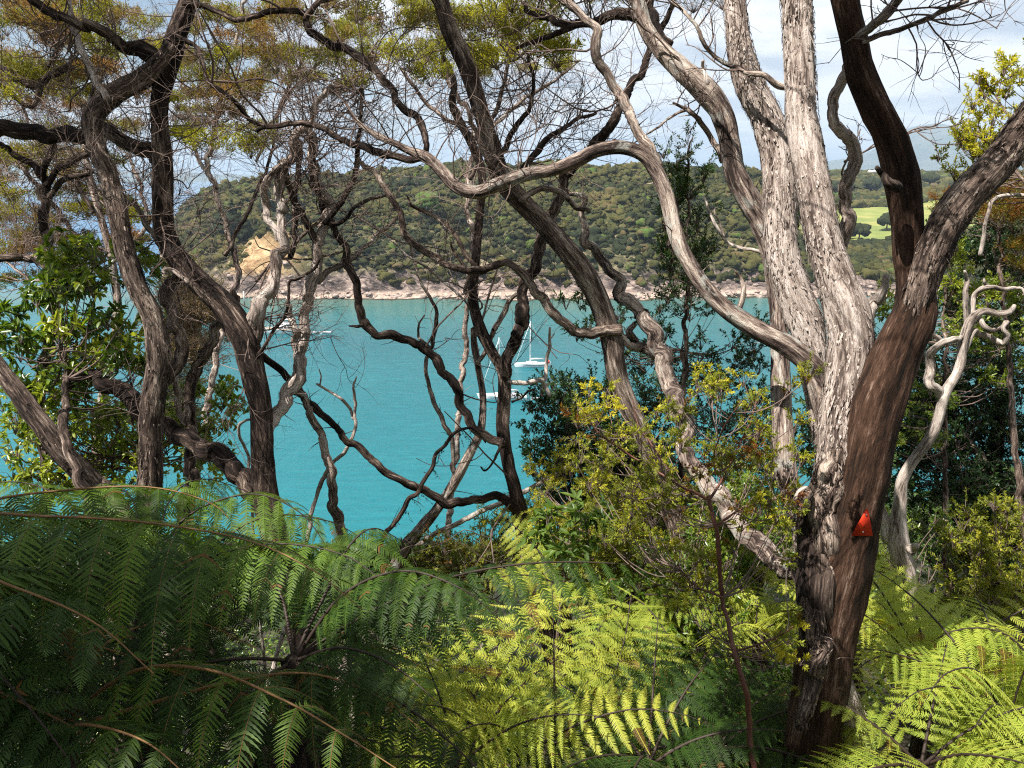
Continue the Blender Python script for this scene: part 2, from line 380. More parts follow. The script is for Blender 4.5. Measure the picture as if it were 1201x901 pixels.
xs = np.linspace(-330, 760, 500); ys = np.concatenate([np.linspace(345, 470, 150), np.linspace(473, 900, 130), np.linspace(910, 1500, 50)])
X, Y = np.meshgrid(xs, ys); Z = head_h(X, Y)
m_head, t, b = mat('headland_earth')
geo = t.nodes.new('ShaderNodeNewGeometry'); gp = geo.outputs['Position']
sp = t.nodes.new('ShaderNodeSeparateXYZ'); t.links.new(gp, sp.inputs[0])
rn = noise(t, mapping(t, gp, (1, 1, 2.2)), 0.17, 10, 0.74, 0.9)
rock = ramp(t, rn, [(0.42, (0.035, 0.028, 0.026)), (0.49, (0.12, 0.092, 0.08)), (0.56, (0.23, 0.175, 0.15)), (0.68, (0.42, 0.33, 0.27))])
ochre = ramp(t, rn, [(0.36, (0.16, 0.09, 0.045)), (0.5, (0.36, 0.235, 0.125)), (0.65, (0.58, 0.42, 0.24))])
beach = ramp(t, noise(t, gp, 0.5, 6, 0.7), [(0.35, (0.24, 0.17, 0.13)), (0.55, (0.46, 0.36, 0.29)), (0.7, (0.6, 0.5, 0.42))])
scrub = ramp(t, noise(t, gp, 0.12, 6, 0.6), [(0.4, (0.035, 0.045, 0.015)), (0.6, (0.09, 0.085, 0.03))])
zf = M_('ADD', sp.outputs[2], M_('MULTIPLY', M_('SUBTRACT', rn, 0.5, t), 6.0, t), t)
f1 = ramp(t, M_('DIVIDE', zf, 20.0, t), [(0.07, (0, 0, 0)), (0.13, (1, 1, 1))])
f2 = ramp(t, M_('DIVIDE', zf, 20.0, t), [(0.45, (0, 0, 0)), (0.6, (1, 1, 1))])
f3 = ramp(t, M_('DIVIDE', zf, 45.0, t), [(0.5, (0, 0, 0)), (0.75, (1, 1, 1))])
dx = M_('ABSOLUTE', M_('ADD', sp.outputs[0], M_('ADD', 124.0, M_('MULTIPLY', M_('SUBTRACT', rn, 0.5, t), 40.0, t), t), t), None, t)
fx_ = ramp(t, M_('DIVIDE', dx, 34.0, t), [(0.3, (1, 1, 1)), (0.6, (0, 0, 0))])
dry = ramp(t, rn, [(0.40, (0.04, 0.04, 0.02)), (0.52, (0.10, 0.09, 0.045)), (0.64, (0.28, 0.22, 0.15))])
ochre = mixrgb(t, fx_, dry, ochre)
c_ = mixrgb(t, f2, rock, ochre); c_ = mixrgb(t, f1, beach, c_); c_ = mixrgb(t, f3, c_, scrub)
tide = ramp(t, M_('ADD', sp.outputs[2], M_('MULTIPLY', M_('SUBTRACT', rn, 0.5, t), 1.2, t), t), [(0.35, (0, 0, 0)), (0.7, (1, 1, 1))])
c_ = mixrgb(t, tide, (0.05, 0.045, 0.032), c_)
t.links.new(c_, b.inputs['Base Color']); b.inputs['Roughness'].default_value = 0.95; b.inputs['Specular IOR Level'].default_value = 0.1
bump(t, b, rn, 1.0, 1.6)
grid_sheet('headland_hill', X, Y, Z, m_head)

# paddock: its own sheet just above the hill
def in_pad(x, y):
    u = x / y
    lo = 0.365 + 0.02 * np.sin(y * 0.02); hi = 0.62 + 0.02 * np.sin(y * 0.031)
    y0 = 528 + 70 * np.clip((u - 0.47) / 0.1, 0, 1.5) + 8 * np.sin(x * 0.05); y1 = 730 + 80 * np.clip((u - 0.42) / 0.12, 0, 1) + 14 * np.sin(x * 0.031)
    return (u > lo) & (u < hi) & (y > y0) & (y < y1)
m_pad, t, b = mat('pasture_grass')
gp = t.nodes.new('ShaderNodeTexCoord').outputs['Object']
pn = noise(t, gp, 0.035, 6, 0.6)
t.links.new(ramp(t, pn, [(0.38, (0.12, 0.155, 0.03)), (0.52, (0.17, 0.19, 0.04)), (0.62, (0.24, 0.22, 0.06))]), b.inputs['Base Color'])
b.inputs['Roughness'].default_value = 0.95; bump(t, b, noise(t, gp, 1.2), 0.5, 0.3)
mb = MB()
gx = np.arange(190, 640, 4.0); gy = np.arange(540, 960, 4.0)
GX, GY = np.meshgrid(gx, gy); Zp = head_h(GX, GY)
Zt = Zp + 0.45; ny, nx = GX.shape
i = np.arange(ny - 1)[:, None] * nx; j = np.arange(nx - 1)[None]
q = np.stack([i + j, i + j + 1, i + nx + j + 1, i + nx + j], -1).reshape(-1, 4)
ok = in_pad(GX, GY).ravel(); q = q[ok[q].all(1)]
mb.add(np.stack([GX, GY, Zt], -1).reshape(-1, 3), q)
tag(mb.build('pasture', m_pad, None, True, origin=(0, 0, 0)), kind='structure')

# far mountains (blue through the haze)
xs = np.linspace(-15000, 15000, 260); ys = np.linspace(8200, 13000, 40)
X, Y = np.meshgrid(xs, ys)
def g(x0, wdt, h, y0=10000, wy=1100): return h * np.exp(-((X - x0) / wdt) ** 2 - ((Y - y0) / wy) ** 2)
Z = g(5100, 560, 400) + g(4300, 900, 215) + g(5900, 900, 240) + g(6700, 1300, 200) + g(3300, 900, 110) + g(-2500, 1600, 55) + g(-4300, 900, 80) + g(-6200, 1500, 150) + g(9000, 2500, 220) + g(1200, 900, 60)
Z = Z * (0.75 + 0.5 * fbm(X * 0.0016 + 12, Y * 0.0016 + 12, 41, 5)) - 8
m_mt, t, b = mat('mountain_forest')
gp = t.nodes.new('ShaderNodeTexCoord').outputs['Object']
t.links.new(ramp(t, noise(t, gp, 0.004, 6), [(0.4, (0.03, 0.05, 0.03)), (0.6, (0.07, 0.08, 0.05))]), b.inputs['Base Color']); b.inputs['Roughness'].default_value = 1
grid_sheet('far_mountains', X, Y, Z, m_mt)

# ------------------------------------------------------------ canopy on the headland
import bmesh
def ico(n):
    bm = bmesh.new(); bmesh.ops.create_icosphere(bm, subdivisions=n, radius=1); bm.verts.ensure_lookup_table()
    v = np.array([x.co[:] for x in bm.verts]); f = np.array([[a.index for a in fc.verts] for fc in bm.faces]); bm.free(); return v, f
ICO1 = ico(2); ICO2 = ico(3)    # 42 v / 162 v
def crowns(mb, C, R, tone, rng, tmpl=ICO1, jit=0.2, zs=0.75, mi=0):
    v0, f0 = tmpl; m = len(C)
    jv = 1 + rng.normal(size=(m, len(v0), 1)) * jit
    rz = rng.rand(m) * 6.28; c, s = np.cos(rz)[:, None], np.sin(rz)[:, None]
    vx = v0[None, :, 0] * c - v0[None, :, 1] * s; vy = v0[None, :, 0] * s + v0[None, :, 1] * c
    V = np.stack([vx, vy, np.broadcast_to(v0[None, :, 2] * zs, vx.shape)], -1) * jv * R[:, None, None] * (0.8 + 0.4 * rng.rand(m, 1, 3)) + C[:, None, :]
    tt = np.clip(np.repeat(tone[:, None], len(v0), 1) + rng.normal(size=(m, len(v0))) * 0.06, 0, 1)
    fr = (f0[None] + np.arange(m)[:, None, None] * len(v0)).reshape(-1, 3)
    mb.add(V.reshape(-1, 3), None, fr, tone=tt.ravel(), mi=mi)
m_bush, t, b = mat('bush_canopy')
bn = noise(t, t.nodes.new('ShaderNodeTexCoord').outputs['Object'], 1.1, 6, 0.7)
c_ = ramp(t, attr(t, 'tone'), [(0, (0.022, 0.030, 0.012)), (0.3, (0.034, 0.039, 0.011)), (0.55, (0.065, 0.064, 0.016)), (0.8, (0.105, 0.092, 0.026)), (0.92, (0.12, 0.085, 0.04)), (1, (0.075, 0.125, 0.022))])
t.links.new(c_, b.inputs['Base Color']); b.inputs['Roughness'].default_value = 0.8; b.inputs['Specular IOR Level'].default_value = 0.15
bump(t, b, bn, 1.0, 1.4)
rng = np.random.RandomState(4)
pts = []; sp_ = 2.75
gx, gy = np.meshgrid(np.arange(-250, 760, sp_), np.arange(380, 1250, sp_))
gx = gx.ravel(); gy = gy.ravel()
u = gx / gy
keep = (np.abs(u) < 0.72) & (u > -0.43)
far = gy > 620
keep &= (~far) | (rng.rand(len(gx)) < 0.36)
gx = gx[keep] + rng.normal(size=keep.sum()) * 1.3; gy = gy[keep] + rng.normal(size=keep.sum()) * 1.3
u = gx / gy; z = head_h(gx, gy); d = gy - shore(gx)
bare = vnoise(gx * 0.03, gx * 0 + 2.5, 55)
k = (z > 5) & (d > 9 + np.where(u < -0.16, 4, 0) + np.where(u < -0.14, 12, 8) * bare) & ~in_pad(gx, gy)
cliff = (np.abs(u + 0.305) < 0.018 + 0.018 * vnoise(gx * 0, gy * 0.08, 14)) & (d < 34 + 16 * vnoise(gx * 0.1 + 7, gy * 0, 15) + 5 * rng.randn(len(gx)))
k &= ~cliff
k &= ~((np.abs(u - 0.10) < 0.045) & (d < 36 + 8 * rng.randn(len(gx))) & (rng.rand(len(gx)) < 0.75))
k &= (u < 0.31) | (gy < 1180)
# hidden behind ridge -> skip
k &= ~((u < 0.28) & (d > 235))
gx, gy, z, d, u = gx[k], gy[k], z[k], d[k], u[k]
R = (0.95 + 2.3 * rng.rand(len(gx)) ** 2.6) * np.where(gy > 620, 1.75, 1.0) * np.where(u > 0.3, 1.15, 1)
tone = np.clip((fbm(gx * 0.035, gy * 0.05, 61, 5) - .5) * 1.5 + 0.45 + rng.normal(size=len(gx)) * 0.09, 0, 0.86)
tone = np.where(rng.rand(len(gx)) < 0.06, 0.92, tone)
tone = np.where(rng.rand(len(gx)) < 0.03, 1.0, tone)
mb = MB(); crowns(mb, np.stack([gx, gy, z + R * 0.25], 1), R, tone, rng, ICO1, 0.33)
# dry scrub low on the bank
o = mb.build('forest_canopy', m_bush, None, False, origin=(0, 0, 0)); tag(o, 'mass of dense olive and dark green bush covering the far headland hill', 'bush', kind='stuff')
print('canopy', len(gx))
m_rocks = plain('shore_rock', (0.26, 0.2, 0.17), 0.95, sc=0.9, var=0.5)

# distinct trees on the headland
def far_tree(px, py, y, R, label, tone, cat='tree', name='broadleaf_tree', n=14, seed=0, conif=False):
    rng = np.random.RandomState(seed)
    u_ = (px - 600.5) / F; x = u_ * y * 1.01
    x = u_ * (y * math.cos(PITCH) + 12); z0 = float(head_h(np.array([x]), np.array([y]))[0])
    root = empty(name, (x, y, z0), label, cat)
    tb = MB(); h = R * (2.8 if conif else 1.6)
    tube(tb, [(x, y, z0 - 0.8), (x + .1, y, z0 + h * 0.5), (x, y, z0 + h * 0.9)], [R * 0.1, R * 0.07, R * 0.02], 6)
    tb.build('trunk', B_BROWN, root, True)
    cb = MB()
    if conif:
        zc = np.linspace(0.22, 1, n); C = np.stack([x + rng.randn(n) * 0.3, y + rng.randn(n) * 0.3, z0 + zc * h], 1); rr = R * (1.08 - zc) * 0.9
        crowns(cb, C, rr, np.full(n, tone), rng, ICO1, 0.22, 0.8)
    else:
        dv = nrm(rng.normal(size=(n, 3))); dv[:, 2] = np.abs(dv[:, 2]) * 0.8
        C = np.array([x, y, z0 + h * 0.62]) + dv * R * 0.62
        crowns(cb, C, R * (0.38 + 0.2 * rng.rand(n)), tone + rng.normal(size=n) * 0.04, rng, ICO1, 0.2, 0.85)
    cb.build('crown', m_bush, root)
    return root
far_tree(627, 300, 408, 4.6, 'bright green round tree low on the headland just above the middle of the beach', 1.0, seed=1)
far_tree(505, 282, 447, 7.5, 'wide bright green spreading tree low on the left half of the headland', 1.0, seed=2, n=22)
far_tree(757, 298, 425, 5.2, 'bright green rounded tree above the right part of the far beach', 1.0, seed=3)
far_tree(657, 322, 392, 4.2, 'grey green bush at the back of the far beach under the bare bank', 0.6, seed=4)
for i, (px, y, R, lb) in enumerate([
    (262, 432, 5.5, 'dark conifer nearest the seaward end of the headland above the cliff'),
    (278, 440, 6.2, 'tallest dark conifer of the row left of the ochre cliff'),
    (291, 426, 5.0, 'small dark conifer directly at the left edge of the ochre cliff'),
    (335, 450, 6.0, 'dark conifer just behind the top of the ochre cliff'),
    (318, 462, 6.4, 'dark conifer on the slope behind and left of the cliff top'),
    (352, 470, 5.5, 'dark conifer furthest right of the cliff top group')]):
    far_tree(px, 0, y, R, lb, 0.02, 'conifer', 'pine_tree', 13, 20 + i, True)
for i, (px, y, R, lb) in enumerate([
    (1038, 590, 7.0, 'dark round tree standing alone in the lower right of the bright paddock'),
    (1006, 528, 6.5, 'dark green tree at the lower left edge of the bright paddock'),
    (972, 830, 9, 'dark tree at the upper left corner of the bright paddock'),
    (990, 838, 8, 'second dark tree along the top hedge of the bright paddock'),
    (1018, 850, 9, 'big dark tree along the middle of the top hedge of the paddock'),
    (1085, 905, 9, 'dark tree above the right corner of the bright paddock'),
    (1102, 640, 8, 'dark tree at the right edge of the paddock below the hedge')]):
    far_tree(px, 0, y, R, lb, 0.1 + 0.04 * (i % 3), 'tree', 'broadleaf_tree', 16, 40 + i)
# rocks along the far shore
rng = np.random.RandomState(8); m = 900
rx = rng.uniform(-175, 330, m); ry = shore(rx) + rng.uniform(-2, 14, m) * rng.rand(m)
mb = MB(); crowns(mb, np.stack([rx, ry, np.maximum(head_h(rx, ry), 0) + 0.1], 1), 0.4 + 1.5 * rng.rand(m) ** 3, rng.rand(m), rng, (ICO1[0], ICO1[1]), 0.22, 0.6)
tag(mb.build('shore_rocks', m_rocks, None, False, origin=(0, 0, 0)), 'jumble of grey and pinkish rocks along the far shoreline', 'rocks', kind='stuff')
# a house far away on the plain beyond the paddock
def house(px, y, sc_, label):
    x = (px - 600.5) / F * (y * math.cos(PITCH) + 12); z0 = float(head_h(np.array([x]), np.array([float(y)]))[0]) + 3.5
    root = empty('house', (x, y, z0), label, 'house')
    wl = MB(); a, b_, h = 8 * sc_, 5 * sc_, 4.0 * sc_
    c8 = np.array([(sx_ * a, sy_ * b_, zz_) for zz_ in (-5, h) for sx_, sy_ in ((-1, -1), (1, -1), (1, 1), (-1, 1))]) + (x, y, z0)
    wl.add(c8, [(0, 1, 5, 4), (1, 2, 6, 5), (2, 3, 7, 6), (3, 0, 4, 7), (4, 5, 6, 7)]); wl.build('wall', plain('white_wall', (0.75, 0.73, 0.7)), root)
    rf = MB(); r6 = np.array([(-a - .5, -b_ - .5, h + .02), (a + .5, -b_ - .5, h + .02), (a + .5, b_ + .5, h + .02), (-a - .5, b_ + .5, h + .02), (-a, 0, h + 3 * sc_), (a, 0, h + 3 * sc_)]) + (x, y, z0)
    rf.add(r6, [(0, 1, 5, 4), (2, 3, 4, 5), (3, 2, 1, 0)], [(1, 2, 5), (3, 0, 4)]); rf.build('roof', plain('grey_roof', (0.4, 0.38, 0.37)), root)
    wm = plain('window_glass', (0.05, 0.06, 0.08), 0.1)
    for k_ in range(4):
        wn = MB(); wx = x - a + (k_ + 0.5) * a / 2
        wn.add([(wx - .8, y - b_ - .03, z0 + 1), (wx + .8, y - b_ - .03, z0 + 1), (wx + .8, y - b_ - .03, z0 + 2.6), (wx - .8, y - b_ - .03, z0 + 2.6)], [(0, 1, 2, 3)]); wn.build('window', wm, root)
house(1019, 1010, 0.8, 'small white house far off on the ridge beyond the bright paddock')

# ------------------------------------------------------------ boats
W_GEL = plain('white_gelcoat', (0.8, 0.8, 0.79), 0.25, var=0.03)
W_NAVY = plain('navy_stripe', (0.02, 0.035, 0.09), 0.3)
W_GLASS = plain('dark_boat_glass', (0.015, 0.02, 0.03), 0.08)
W_ALU = plain('mast_aluminium', (0.75, 0.75, 0.74), 0.35, 0.3)
W_RED = plain('red_canvas', (0.5, 0.05, 0.04), 0.8)
W_TEAK = plain('teak_deck', (0.3, 0.2, 0.12), 0.7)
W_RUB = plain('grey_rubber', (0.45, 0.45, 0.46), 0.6)
def boat_frame(loc, head):
    c, s = math.cos(head), math.sin(head)
    def f(p):
        p = np.asarray(p, float).reshape(-1, 3)
        return np.stack([loc[0] + p[:, 0] * c - p[:, 1] * s, loc[1] + p[:, 0] * s + p[:, 1] * c, loc[2] + p[:, 2]], 1)
    return f
def hull(f, L, Bm, Hb, Hs, root, m, stern=0.75, name='hull'):
    mb = MB(); n = 22; k = 9; V = []
    for i in range(n):
        t_ = i / (n - 1); x = -L / 2 + t_ * L
        bw = Bm / 2 * (stern + (1 - stern) * min(1, t_ / 0.4)) * (1 - max(0, (t_ - 0.45) / 0.55) ** 2.2)
        bw = max(bw, 0.03); top = Hs + (Hb - Hs) * t_ ** 2
        for j in range(k):
            a = j / (k - 1) * 2 - 1
            yy = bw * np.sign(a) * abs(a) ** 0.45 * (1 if abs(a) > .99 else 0.96)
            zz_ = -0.35 + (top + 0.35) * abs(a) ** 2.0
            V.append((x + (0.06 * L * abs(a) ** 2 if t_ > 0.9 else 0) * (t_ - 0.9) * 10, yy, zz_))
    q = [(i * k + j, i * k + j + 1, (i + 1) * k + j + 1, (i + 1) * k + j) for i in range(n - 1) for j in range(k - 1)]
    q += [(j, j + 1, k - 2 - j, k - 1 - j) for j in range(k // 2)]
    mb.add(f(V), q)
    h = mb.build(name, m, root, True)
    dk = MB(); V2 = []
    for i in range(n):
        l, r = V[i * k], V[i * k + k - 1]; V2 += [(l[0], l[1] * .97, l[2] - .06), (r[0], r[1] * .97, r[2] - .06)]
    dk.add(f(V2), [(2 * i, 2 * i + 1, 2 * i + 3, 2 * i + 2) for i in range(n - 1)]); return h, dk
def bx(f, x0, x1, w_, z0, z1, taper=0.85, rake=0.0, y0=0):
    V = [(x0, -w_ / 2 + y0, z0), (x1, -w_ / 2 + y0, z0), (x1, w_ / 2 + y0, z0), (x0, w_ / 2 + y0, z0)]
    V += [(x0 + .05, -w_ / 2 * taper + y0, z1), (x1 - rake, -w_ / 2 * taper + y0, z1), (x1 - rake, w_ / 2 * taper + y0, z1), (x0 + .05, w_ / 2 * taper + y0, z1)]
    return f(V), [(0, 1, 5, 4), (1, 2, 6, 5), (2, 3, 7, 6), (3, 0, 4, 7), (4, 5, 6, 7), (3, 2, 1, 0)]
def sailboat(px, py, L, mast, head, label, mastx=0.08, red=False):
    loc = seaP(px, py); root = empty('sailing_yacht', loc, label, 'sailboat'); f = boat_frame(loc, head)
    h, dk = hull(f, L, L * 0.3, 1.35, 1.0, root, W_GEL); dk.build('deck', plain('deck_white', (0.66, 0.66, 0.63)), root)
    s_ = MB(); v, q = bx(f, -L * .46, L * .46, L * .3, 0.0, 0.02); 
    c = MB(); c.add(*bx(f, -L * .12, L * .22, L * .17, 0.95, 1.6, 0.8, 0.5)); cab = c.build('cabin', W_GEL, root)
    for sgn in (-1, 1):
        for k_ in range(3):
            g_ = MB(); x0 = -L * .08 + k_ * L * .09; y_ = sgn * (L * .17 / 2 * .93)
            g_.add(f([(x0, y_, 1.2), (x0 + L * .06, y_, 1.2), (x0 + L * .06, y_ - sgn * .03, 1.4), (x0, y_ - sgn * .03, 1.4)]), [(0, 1, 2, 3)]); g_.build('window', W_GLASS, cab)
    m_ = MB(); X0 = L * mastx
    tube(m_, f([(X0, 0, 1.2), (X0, 0, mast * .5), (X0, 0, mast)]), [.13, .12, .09], 8); ms = m_.build('mast', W_ALU, root, True)
    sp_ = MB(); tube(sp_, f([(X0, -1.1, mast * .6), (X0, 1.1, mast * .6)]), [.05, .05], 6); sp_.build('spreader', W_ALU, ms)
    bo = MB(); tube(bo, f([(X0 - .1, 0, 2.3), (X0 - L * .4, 0, 2.35)]), [.08, .07], 8); bo.build('boom', W_ALU, root, True)
    sc2 = MB(); tube(sc2, f([(X0 - .2, 0, 2.5), (X0 - L * .2, 0, 2.52), (X0 - L * .38, 0, 2.5)]), [.2, .17, .1], 8); sc2.build('furled_sail', plain('sail_cover', (0.6, 0.6, 0.62), .8), root, True)
    for a, b_, n_ in (((L * .5, 0, 1.35), (X0, 0, mast * .97), 'forestay'), ((-L * .49, 0, 1.05), (X0, 0, mast), 'backstay')):
        r_ = MB(); rr = .075 if n_ == 'forestay' else .025; tube(r_, f([a, b_]), [rr, rr * .8], 5); r_.build(n_, W_GEL if n_ == 'forestay' else W_ALU, root)
    for sgn in (-1, 1):
        r_ = MB(); segs(r_, f([(X0, sgn * L * .14, 1.1), (X0, sgn * 1.1, mast * .6)]), f([(X0, sgn * 1.1, mast * .6), (X0, 0, mast * .96)]), .022, .022); r_.build('shroud', W_ALU, root)
    r_ = MB()
    tube(r_, f([(-L * .49, -L * .1, 1.05), (-L * .49, -L * .1, 1.6), (-L * .49, L * .1, 1.6), (-L * .49, L * .1, 1.05)]), [.03] * 4, 5)
    r_.build('pushpit_rail', W_ALU, root)
    bi = MB(); bi.add(*bx(f, *((-L * .47, -L * .38, L * .2, 1.2, 1.9) if red else (-L * .33, -L * .16, L * .18, 1.0, 1.75)), 0.8, 0.3)); bi.build('spray_hood', W_RED if red else plain('grey_canvas', (0.3, 0.3, 0.33), .9), root)
    st = MB(); 
    for sgn in (-1, 1):
        st.add(f([(-L * .4, sgn * L * .146, .62), (L * .3, sgn * L * .135, .66), (L * .3, sgn * L * .137, .76), (-L * .4, sgn * L * .149, .74)]), [(0, 1, 2, 3)])
    st.build('stripe', W_NAVY, h)
    return root
sailboat(625, 430, 10.8, 14.2, math.pi + 0.12, 'white sailing yacht with a small red canvas at the stern on the open water', red=True)
sailboat(590, 468, 12.6, 16.5, math.pi - 0.08, 'white sailing yacht nearest the viewer, half hidden behind the forked dark trunk')
def motor_yacht(px, py, L, head, label):
    loc = seaP(px, py); root = empty('motor_yacht', loc, label, 'motor boat'); f = boat_frame(loc, head)
    h, dk = hull(f, L, L * .28, 2.3, 1.5, root, W_GEL, 0.9); dk.build('deck', W_TEAK, root)
    c = MB(); c.add(*bx(f, -L * .3, L * .25, L * .2, 1.4, 3.2, 0.88, 1.2)); cb = c.build('cabin', W_GEL, root)
    for sgn in (-1, 1):
        for k_ in range(5):
            g_ = MB(); x0 = -L * .27 + k_ * L * .088; y_ = sgn * (L * .1 * .945 + .03)
            g_.add(f([(x0, y_ + sgn * .06, 2.15), (x0 + L * .07, y_ + sgn * .06, 2.15), (x0 + L * .07, y_ - sgn * .02, 2.85), (x0, y_ - sgn * .02, 2.85)]), [(0, 1, 2, 3)]); g_.build('window', W_GLASS, cb)
    fb = MB(); fb.add(*bx(f, -L * .2, L * .08, L * .17, 3.22, 4.2, 0.9, .8)); fb.build('flybridge', W_GEL, root)
    tp = MB(); tp.add(*bx(f, -L * .22, L * .02, L * .18, 5.3, 5.5, 0.97, .1)); tp.build('hardtop', W_GEL, root)
    for sx_ in (-.19, -.02):
        for sgn in (-1, 1):
            p = MB(); tube(p, f([(L * sx_, sgn * L * .075, 4.1), (L * sx_, sgn * L * .08, 5.35)]), [.06, .06], 6); p.build('post', W_ALU, root)
    a = MB(); tube(a, f([(-L * .1, 0, 5.4), (-L * .1, 0, 9.2)]), [.09, .04], 6); a.build('radar_mast', W_ALU, root)
    for sgn in (-1, 1):
        o_ = MB(); tube(o_, f([(-L * .12, sgn * L * .09, 3.2), (-L * .3, sgn * L * .2, 10)]), [.04, .02], 5); o_.build('outrigger', W_ALU, root)
    r_ = MB()
    for sgn in (-1, 1):
        tube(r_, f([(L * .1, sgn * L * .13, 2.7), (L * .3, sgn * L * .1, 2.95), (L * .47, sgn * .15, 3.1)]), [.03] * 3, 5)
    r_.build('bow_rail', W_ALU, root)
    s_ = MB(); s_.add(*bx(f, -L * .56, -L * .5, L * .24, .35, .55, .95)); s_.build('swim_platform', W_TEAK, root)
motor_yacht(333, 391, 17, math.pi + 0.04, 'white motor yacht with flybridge, the largest boat, at left near the far shore')
def dinghy(px, py, L, head, label, engine=True, m=None, name='dinghy'):
    loc = seaP(px, py); root = empty(name, loc, label, 'dinghy'); f = boat_frame(loc, head)
    h, dk = hull(f, L, L * .42, .75, .5, root, m or W_GEL, .85); dk.build('floor', plain('dinghy_floor', (.4, .4, .4)), root)
    t_ = MB(); t_.add(*bx(f, -.2, .15, L * .36, .5, .62, .95)); t_.build('thwart', W_TEAK, root)
    if engine:
        e_ = MB(); e_.add(*bx(f, -L * .56, -L * .48, .35, .2, 1.2, .8)); e_.build('outboard_motor', W_NAVY, root)
        c = MB(); tube(c, f([(0, 0, .5), (0, 0, 2.3)]), [.03, .02], 5); c.build('aerial', W_ALU, root)
dinghy(366, 391, 3.4, math.pi, 'low white tender moored just behind the stern of the motor yacht', False)
dinghy(382, 391, 4.4, math.pi + .1, 'small white runabout with an outboard right of the motor yacht', True)
dinghy(628, 469, 2.4, math.pi + .3, 'tiny grey inflatable beside the stern of the nearest sailing yacht', False, W_RUB)
# channel post by the far rocks
l = seaP(287, 360); r_ = empty('channel_post', l, 'white post on a dark base standing at the foot of the far rocks', 'marker')
a = MB(); tube(a, [l - (0, 0, 1), l + (0, 0, 1.0), l + (0, 0, 2.6)], [.35, .35, .3], 8); a.build('base', plain('dark_iron', (.04, .04, .04)), r_)
a = MB(); tube(a, [l + (0, 0, 2.6), l + (0, 0, 5), l + (0, 0, 7)], [.28, .25, .2], 8); a.build('pole', W_GEL, r_)

# ------------------------------------------------------------ growing things: trunks, twigs, foliage
def limb_pts(spec, d0, d1, wob=0.0, seed=0):
    s = np.array([(a, b_, c) for a, b_, c in spec], float)
    l = np.concatenate([[0], np.cumsum(np.hypot(np.diff(s[:, 0]), np.diff(s[:, 1])))]); t_ = l / l[-1]
    if isinstance(d0, (list, tuple)): d = np.interp(t_, np.linspace(0, 1, len(d0)), d0)
    else: d = d0 + (d1 - d0) * t_
    if wob: d = d + wob * np.sin(t_ * 9 + seed) * np.sin(np.pi * t_)
    p = np.array([P(a, b_, c) for (a, b_), c in zip(s[:, :2], d)])
    r = s[:, 2] / 2 / F * d * 0.9
    return np.concatenate([p, r[:, None]], 1)
def to_ground(lp, drop=0.25):
    """extend the first point of a trunk down into the ground"""
    p = lp[0].copy(); pd = lp[0, :3] - lp[1, :3]; pd = pd / max(abs(pd[2]), 1e-3); pd[2] = -1 if pd[2] > -0.2 else pd[2] / abs(pd[2])
    pd[:2] = np.clip(pd[:2], -0.5, 0.5)
    out = []
    q = p[:3].copy()
    for _ in range(40):
        g_ = float(near_h(np.array([q[0]]), np.array([q[1]]))[0])
        if q[2] < g_ - drop: break
        q = q + pd * 0.15
    if np.linalg.norm(q - p[:3]) < 0.1: return lp
    mid = (p[:3] + q) / 2
    return np.vstack([np.append(q, p[3] * 1.35), np.append(mid, p[3] * 1.1), lp])
